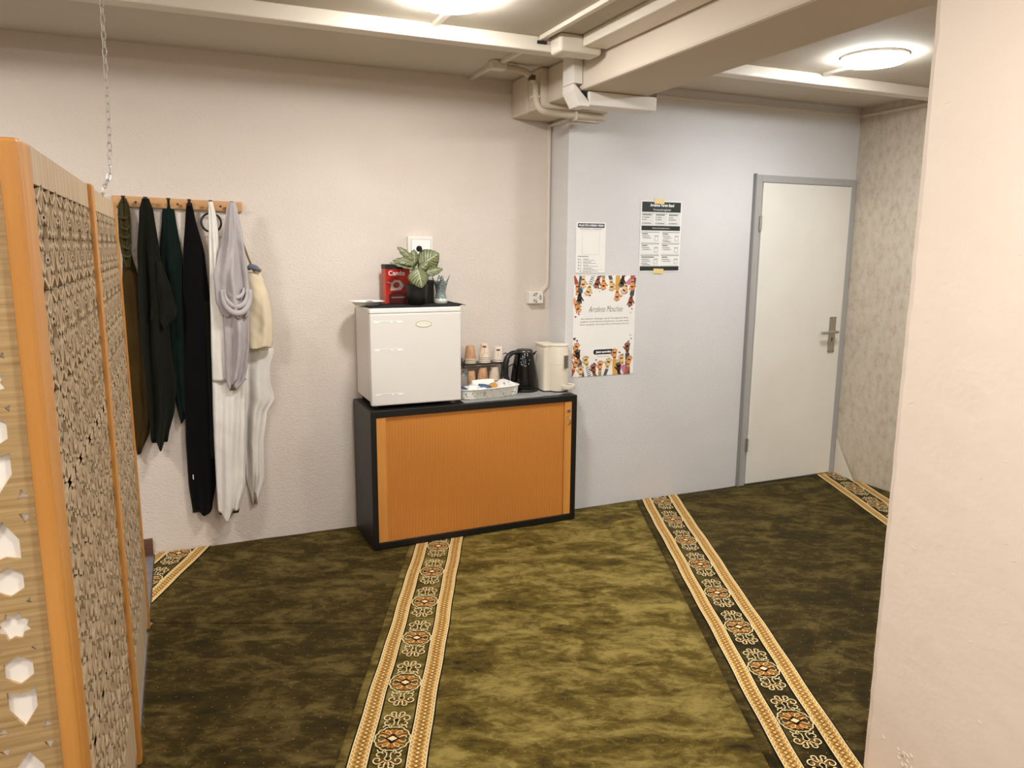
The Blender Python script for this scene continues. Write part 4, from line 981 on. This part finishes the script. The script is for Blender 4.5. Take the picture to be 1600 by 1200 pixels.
mb = MB(); mb.add([(.038, -.01, .205), (.072, -.006, .226), (.072, .006, .226), (.038, .01, .205), (.045, 0, .18)], [(0,1,2,3), (0,4,1), (1,4,2), (2,4,3)]); mb.build('spout', M_GLOSS, KT)
rn = random.Random(4)
for k in range(11):  # small pale ellipses painted on the jug as speck reflections
    a = -PI/2-.30+rn.uniform(-.5, .5); z = (.206, .172, .200, .160, .192, .154, .184, .163, .209, .158, .151)[k]; rr = .0445+(.222-z)*.24+.0012
    mb = MB(); mb.ell(0, 0, .0017, .0024, n=8); o = mb.build('painted_glint', mat('glint_white', 'e8e6e2', .4), KT, loc=(rr*math.cos(a), rr*math.sin(a), z), rot=(PI/2-.16, 0, a+PI/2))
# kettle cable
cb = smooth_path([(1.76, 4.06, ZM+.01), (1.71, 4.00, ZM+.012), (1.665, 3.985, ZM+.035), (1.668, 3.99, ZM+.10), (1.71, 4.0, ZM+.145), (1.75, 4.0, ZM+.165)], 8)
mb = MB(); mb.tube(cb, .0032, 8); o = mb.build('power_cable', M_MATB, smooth=True); tag(o, 'thin black power cable looping behind the kettle handle', 'cable')
cb = smooth_path([(1.70, 4.05, ZM+.17), (1.685, 4.03, ZM+.11), (1.70, 4.0, ZM+.06), (1.735, 3.97, ZM+.012), (1.75, 3.93, ZM+.006)], 8)
mb = MB(); mb.tube(cb, .003, 8); o = mb.build('power_cable', M_MATB, smooth=True); tag(o, 'black power cable running down between the cups and the kettle', 'cable')
# coffee machine
CM = empty('coffee_machine', (1.984, 3.955, ZM), (0, 0, math.radians(-3)), label='cream capsule coffee machine with chrome lever at the cabinet corner', cat='coffee machine')
M_CRM = mat('cream_plastic', 'e4dac7', .35); M_CHR = mat('chrome', 'b9b6b0', .15, metal=1.0)
mb = MB()
def rrect(x0, x1, y0, y1, z, r, n=5):
    out = []
    for (cx_, cy_, a0) in ((x1-r, y1-r, 0), (x0+r, y1-r, PI/2), (x0+r, y0+r, PI), (x1-r, y0+r, 1.5*PI)):
        for i in range(n+1): a = a0+PI/2*i/n; out.append((cx_+r*math.cos(a), cy_+r*math.sin(a), z))
    return out
def prism(mb, lo, hi, mi=0):
    n = len(lo); mb.add(lo+hi, [(i, (i+1) % n, (i+1) % n+n, i+n) for i in range(n)]+[tuple(reversed(range(n))), tuple(range(n, 2*n))], mi)
prism(mb, rrect(-.082, .0, -.045, .105, .006, .02), rrect(-.082, .0, -.045, .105, .268, .02)); shade_auto(mb.build('water_tank_body', M_CRM, CM))
mb = MB(); mb.lathe([(.001, .006), (.056, .006), (.058, .012), (.058, .262), (.056, .268), (.001, .269)], (.012, -.03, 0), n=36, cap=False); shade_auto(mb.build('column', M_CRM, CM))
mb = MB(); mb.lathe([(.0583, .16), (.0583, .1612)], (.012, -.03, 0), n=36, cap=False); mb.build('seam_line', mat('seam_cream', 'b9ad99', .5), CM)
mb = MB(); prism(mb, rrect(-.088, .003, -.05, .108, .268, .02), rrect(-.088, .003, -.05, .108, .276, .02)); mb.lathe([(.001, .269), (.060, .269), (.060, .274), (.056, .277), (.001, .278)], (.012, -.03, 0), n=36, cap=False); shade_auto(mb.build('lid', M_CRM, CM))
mb = MB(); mb.lathe([(.001, 0), (.060, 0), (.060, .006), (.001, .006)], (.012, -.03, 0), n=36, cap=False); mb.box(-.085, 0, -.045, .105, 0, .006); mb.build('base_plate', M_MATB, CM)
mb = MB(); prism(mb, rrect(.022, .050, -.098, -.066, .142, .010), rrect(.022, .050, -.098, -.066, .215, .010)); shade_auto(mb.build('lever', M_CHR, CM))
mb = MB(); mb.lathe([(.001, .02), (.040, .02), (.042, .024), (.042, .044), (.039, .046), (.034, .044), (.033, .038), (.001, .036)], (.050, -.085, 0), n=30, cap=False); shade_auto(mb.build('drip_tray', M_CRM, CM))
mb = MB(); mb.lathe([(.001, .0382), (.033, .0385)], (.050, -.085, 0), n=30, cap=False); mb.build('drip_grid', mat('grid_grey', '8c857a', .4, metal=.5), CM)
mb = MB(); mb.tube([(.0795-.001, .02, .13), (.088, .02, .15), (.085, .03, .2)], .006, 8); mb.build('rear_knob', M_MATB, CM)

# ------------------------------------------------------------------ posters on the right-hand wall (local x = along wall, local y = up, z = out of the wall)
M_PAPER = mat('poster_paper', 'efece6', .6); M_INK = mat('ink_dark', '24262b', .6); M_GREYINK = mat('ink_grey', '8d8a86', .6); M_NAVY = mat('ink_navy', '2f3048', .6)
M_DKGREEN = mat('ink_black_green', '1f2522', .55); M_PANEL = mat('ink_pale_panel', 'dcdcd8', .6); M_WINK = mat('ink_white', 'f5f3ef', .6)
def poster(name, x, z, w_, h_, rot, label, bulge=.002):
    root = empty(name, (x, YR-.0015, z), (PI/2, rot, 0), label=label, cat='poster')
    mb = MB(); mb.box(-w_/2, w_/2, -h_/2, h_/2, 0, .0012); mb.build('sheet', M_PAPER, root)
    return root
def bars(parent, name, rows, m, z=.0018):
    mb = MB()
    for (x0, x1, y, t) in rows: mb.poly([(x0, y-t/2), (x1, y-t/2), (x1, y+t/2), (x0, y+t/2)], z)
    o = mb.build(name, m, parent); o['kind'] = 'stuff'; return o
# wlan sheet
p = poster('wifi_notice', 2.205, 1.582, .196, .290, math.radians(0), 'white notice sheet with navy title bar above the hands poster')
bars(p, 'title_bar', [(-.088, .088, .126, .024)], M_NAVY)
text('title', 'WLAN FÜR UNSEREN VEREIN', .0155, M_WINK, p, 0, .126, .0024, bold=.0005, width=.165)
bars(p, 'small_print', [(-.075, .0, .106, .003), (.008, .072, .106, .003), (-.085, -.015, -.050, .004)]+[(-.048, -.015+.02*(i % 2), -.066-.017*i, .003) for i in range(4)]+[(-.048, .025+.012*(i % 3), -.073-.017*i, .0022) for i in range(4)]+[(-.052, .05, -.134, .002), (-.052, .005, -.139, .002), (-.085, .085, -.1275, .0008)], M_GREYINK)
mb = MB()
for i in range(4):
    yv = -.068-.017*i
    mb.ell(-.079, yv, .0032, .0032, 0, .0018); mb.ribbon([(-.066+.004*math.cos(a), yv+.0045*math.sin(a)) for a in (2*PI*k/10 for k in range(11))], .001, .0018)
mb.ell(-.066, -.136, .003, .003, 0, .0018); mb.build('bullets', M_INK, p)
mb = MB(); mb.ribbon([(-.057, -.040), (-.057, .096), (.057, .096), (.057, -.040), (-.057, -.040)], .0012, .0018); mb.build('code_frame', mat('ink_faint', 'b5aeb0', .6), p)
# contact sheet
p = poster('contact_notice', 2.684, 1.651, .292, .418, math.radians(0.0), 'white contact sheet with black bars held by yellow tape')
bars(p, 'black_bar', [(-.138, .138, .174, .060), (-.138, .138, .050, .028), (-.140, .140, -.190, .026)], M_DKGREEN)
text('title', 'Arrahma Verein Basel', .024, M_WINK, p, .004, .184, .0024, bold=.0006, width=.170)
text('subtitle', 'Vorstandsmitglieder', .020, M_PANEL, p, .004, .158, .0024, width=.128)
text('section_title', 'Weitere Kontaktpersonen', .013, M_PANEL, p, .0, .050, .0024, width=.125)
rows = []; fr_ = []
mb = MB(); gl = MB()
for i in range(3):
    x0 = -.138+.094*i; mb.poly([(x0, .070), (x0+.088, .070), (x0+.088, .136), (x0, .136)], .0017, 0)
    fr_ += [(x0, x0+.088, .136, .003), (x0, x0+.088, .070, .001)]
    rows += [(x0+.004, x0+.068, .128, .006), (x0+.016, x0+.055-.01*i, .113, .004), (x0+.016, x0+.035+.01*i, .100, .004), (x0+.016, x0+.066, .078, .004)]
    for yv in (.113, .100, .078): gl.ell(x0+.007, yv, .003, .0035, 0, .0022)
for cidx in range(2):
    for ridx in range(3):
        x0 = -.138+.146*cidx; y1 = .026-.069*ridx
        mb.poly([(x0, y1-.062), (x0+.130, y1-.062), (x0+.130, y1), (x0, y1)], .0017, 1)
        fr_ += [(x0, x0+.130, y1, .004), (x0, x0+.130, y1-.062, .0014)]
        rows += [(x0+.006, x0+.046+(.05 if ridx == 2 and cidx == 0 else 0), y1-.010, .006), (x0+.006, x0+.060, y1-.023, .0035), (x0+.012, x0+.070, y1-.034, .0035)]
        if (ridx, cidx) in ((0, 1), (2, 0)): rows += [(x0+.006, x0+.050, y1-.046, .0035), (x0+.012, x0+.068, y1-.055, .0035)]
        bx_ = x0+.108; by_ = y1-.035
        gl.ribbon([(bx_-.012, by_-.015), (bx_+.012, by_-.015), (bx_+.010, by_+.010), (bx_-.010, by_+.010), (bx_-.012, by_-.015)], .0016, .0022); gl.ribbon([(bx_-.014, by_+.012), (bx_+.014, by_+.014)], .0022, .0022)
        fr_ += []
mb.build('panels', [M_PANEL, mat('panel_white', 'e9e7e2', .6)], p); bars(p, 'panel_lines', fr_, M_GREYINK, .0021); bars(p, 'text_lines', rows, mat('ink_mid', '6a6865', .6), .0022); gl.build('icons', M_INK, p)
M_TAPE = mat('yellow_tape', 'e3cd8c', .5)
for (tx, ty) in ((-.018, .208), (-.006, -.206)):
    mb = MB(); mb.box(-.036, .036, -.015, .015, .002, .0026); mb.build('tape', M_TAPE, p, loc=(tx, ty, 0), rot=(0, 0, -.03))
# hands poster
p = poster('donation_poster', 2.310, 1.122, .424, .598, math.radians(0), 'large white poster bordered with colourful raised hands below the notice sheet')
text('script_title', 'Arrahma Moschee', .052, M_INK, p, .005, .100, .0024, shear=.45, bold=-.0009, width=.235)
for i, ln_ in enumerate(('(Das Gleichnis derjenigen, die ihr Vermögen für Allahs', 'ausgeben, ist wie das eines Samenkorns, aus dem sieben', 'Ähren spriessen, und in jeder Ähre sind hundert Körner)')):
    text('verse_line', ln_, .0125, M_GREYINK, p, .002, .046-.017*i, .0022, width=.335-.01*(i == 0))
mb = MB(); pr = rrect(-.070, .068, -.170, -.140, .0018, .012); mb.add(pr, [tuple(range(len(pr)))]); mb.build('button', M_INK, p)
text('button_text', 'Jetzt spenden', .0165, M_WINK, p, 0, -.155, .0026, bold=.0007, width=.105)
bars(p, 'web_address', [(-.042, .040, -.183, .0026)], mat('ink_faint2', 'b9b5ae', .6))
SK = {'o': 'e59a5a', 'y': 'e6bf7c', 'b': '8a4f34', 'd': '3a221a', 'p': 'eec08a'}
def hand(x, yv, ang, skin, sleeve, sl=.10, wd=.030, stripe=False, k=1.0):
    """printed hand: palm, five fingers, thumb, cuff and sleeve; fingers point along 'ang'"""
    g = MB(); z = .0020+hand.n*.00003; hand.n += 1
    c, s_ = math.cos(ang), math.sin(ang)
    T = lambda u, v: (x+k*(u*c-v*s_), yv+k*(u*s_+v*c))
    def cap_(a, b, r, mi):
        g.ribbon([T(*a), T(*b)], 2*r*k, z, mi); e = T(*b); g.ell(e[0], e[1], r*k, r*k, 0, z, mi, 8)
    e = T(0, 0); g.ell(e[0], e[1], .019*k, .0155*k, ang, z, 0)
    for (v0, v1, l) in ((-.0115, -.017, .030), (-.004, -.006, .037), (.004, .005, .036), (.0115, .015, .029)): cap_((.010, v0), (l, v1), .0040, 0)
    cap_((-.004, .012), (.012, .026), .0042, 0)
    g.ribbon([T(-.012, 0), T(-.034, 0)], .020*k, z, 0)
    if stripe:
        g.ribbon([T(-.030, 0), T(-.030-sl, 0)], wd*k, z+.00001, 2)
        for i in range(int(sl/.012)): g.ribbon([T(-.034-.012*i, 0), T(-.039-.012*i, 0)], wd*k, z+.00002, 1)
    elif sl: g.ribbon([T(-.030, 0), T(-.030-sl, 0)], wd*k, z+.00001, 1)
    W2, H2 = .2115, .2985
    def cl(v): return (min(W2, max(-W2, v[0])), min(H2, max(-H2, v[1])), v[2])
    g.v = [cl(v) for v in g.v]
    g.build('printed_hand', [mat('skin_'+skin, SK[skin], .6), mat('sleeve_'+sleeve, sleeve, .6), M_WINK], p)
hand.n = 0
U, D_ = PI/2, -PI/2
for (x, yv, a, sk, sv, sl, wd, st) in (
    (-.185, .222, D_+.25, 'o', 'a5492c', .09, .028, 0), (-.172, .170, D_-.1, 'd', '3d5068', .10, .032, 0), (-.150, .262, D_, 'p', 'e6bf7c', .06, .026, 0), (-.112, .218, D_-.35, 'y', '3c3a44', .09, .024, 1),
    (-.188, .118, D_+.5, 'o', 'e59a5a', .03, .026, 0), (-.055, .262, D_-.3, 'b', '8a4f34', .05, .024, 0), (-.014, .252, D_, 'o', '8d9163', .05, .020, 0), (.042, .245, D_+.15, 'y', '55585e', .06, .024, 0),
    (.082, .185, D_-.02, 'o', 'd7a14a', .12, .030, 0), (.115, .266, D_-.2, 'd', '3a221a', .05, .024, 0), (.136, .222, D_-.5, 'p', 'c9779a', .10, .030, 0), (.178, .150, D_-.2, 'b', '40444c', .11, .030, 0), (.185, .245, D_, 'o', 'b5573c', .05, .026, 0),
    (-.190, -.130, U-.3, 'o', 'e59a5a', .03, .026, 0), (-.175, -.170, U+.2, 'd', '3d5068', .13, .032, 0), (-.190, -.225, U-.4, 'o', 'a5492c', .08, .026, 0), (-.155, -.268, U, 'p', 'e6bf7c', .05, .026, 0), (-.118, -.212, U+.3, 'y', '3c3a44', .09, .024, 1),
    (-.066, -.262, U+.2, 'b', '8a4f34', .05, .024, 0), (-.022, -.246, U, 'o', '8d9163', .06, .020, 0), (.032, -.232, U-.2, 'y', '55585e', .07, .022, 0), (.076, -.178, U+.05, 'o', 'd7a14a', .12, .030, 0),
    (.108, -.262, U+.1, 'd', '3a221a', .05, .024, 0), (.128, -.214, U+.25, 'p', 'c9779a', .09, .030, 0), (.165, -.142, U+.05, 'b', '40444c', .13, .030, 0), (.178, -.225, U-.2, 'o', 'b5573c', .06, .026, 0)):
    hand(x, yv, a, sk, sv, sl, wd, bool(st))
def heart(g, x, yv, k, mi): g.poly([(x+k*16*math.sin(t)**3/16, yv+k*(13*math.cos(t)-5*math.cos(2*t)-2*math.cos(3*t)-math.cos(4*t))/16) for t in (2*PI*i/20 for i in range(20))][::-1], .0021, mi)
g = MB()
for i, (x, yv, k) in enumerate(((-.045, .225, .007), (-.038, .205, .004), (-.104, .184, .008), (.142, .196, .009), (.115, .178, .005), (.170, .112, .006), (.188, .098, .006), (.180, .076, .004), (-.196, .060, .007), (-.175, .074, .006), (.198, .195, .004),
    (-.200, -.070, .010), (-.182, -.082, .007), (-.112, -.186, .010), (-.050, -.202, .006), (-.060, -.224, .007), (.112, -.164, .007), (.130, -.180, .010), (.172, -.098, .006), (.190, -.082, .005), (.184, -.062, .004))):
    heart(g, x, yv, k, 0 if i < 11 else 1)
g.build('printed_hearts', [mat('heart_red', 'b25a4e', .6), mat('heart_plum', '6b3348', .6)], p)
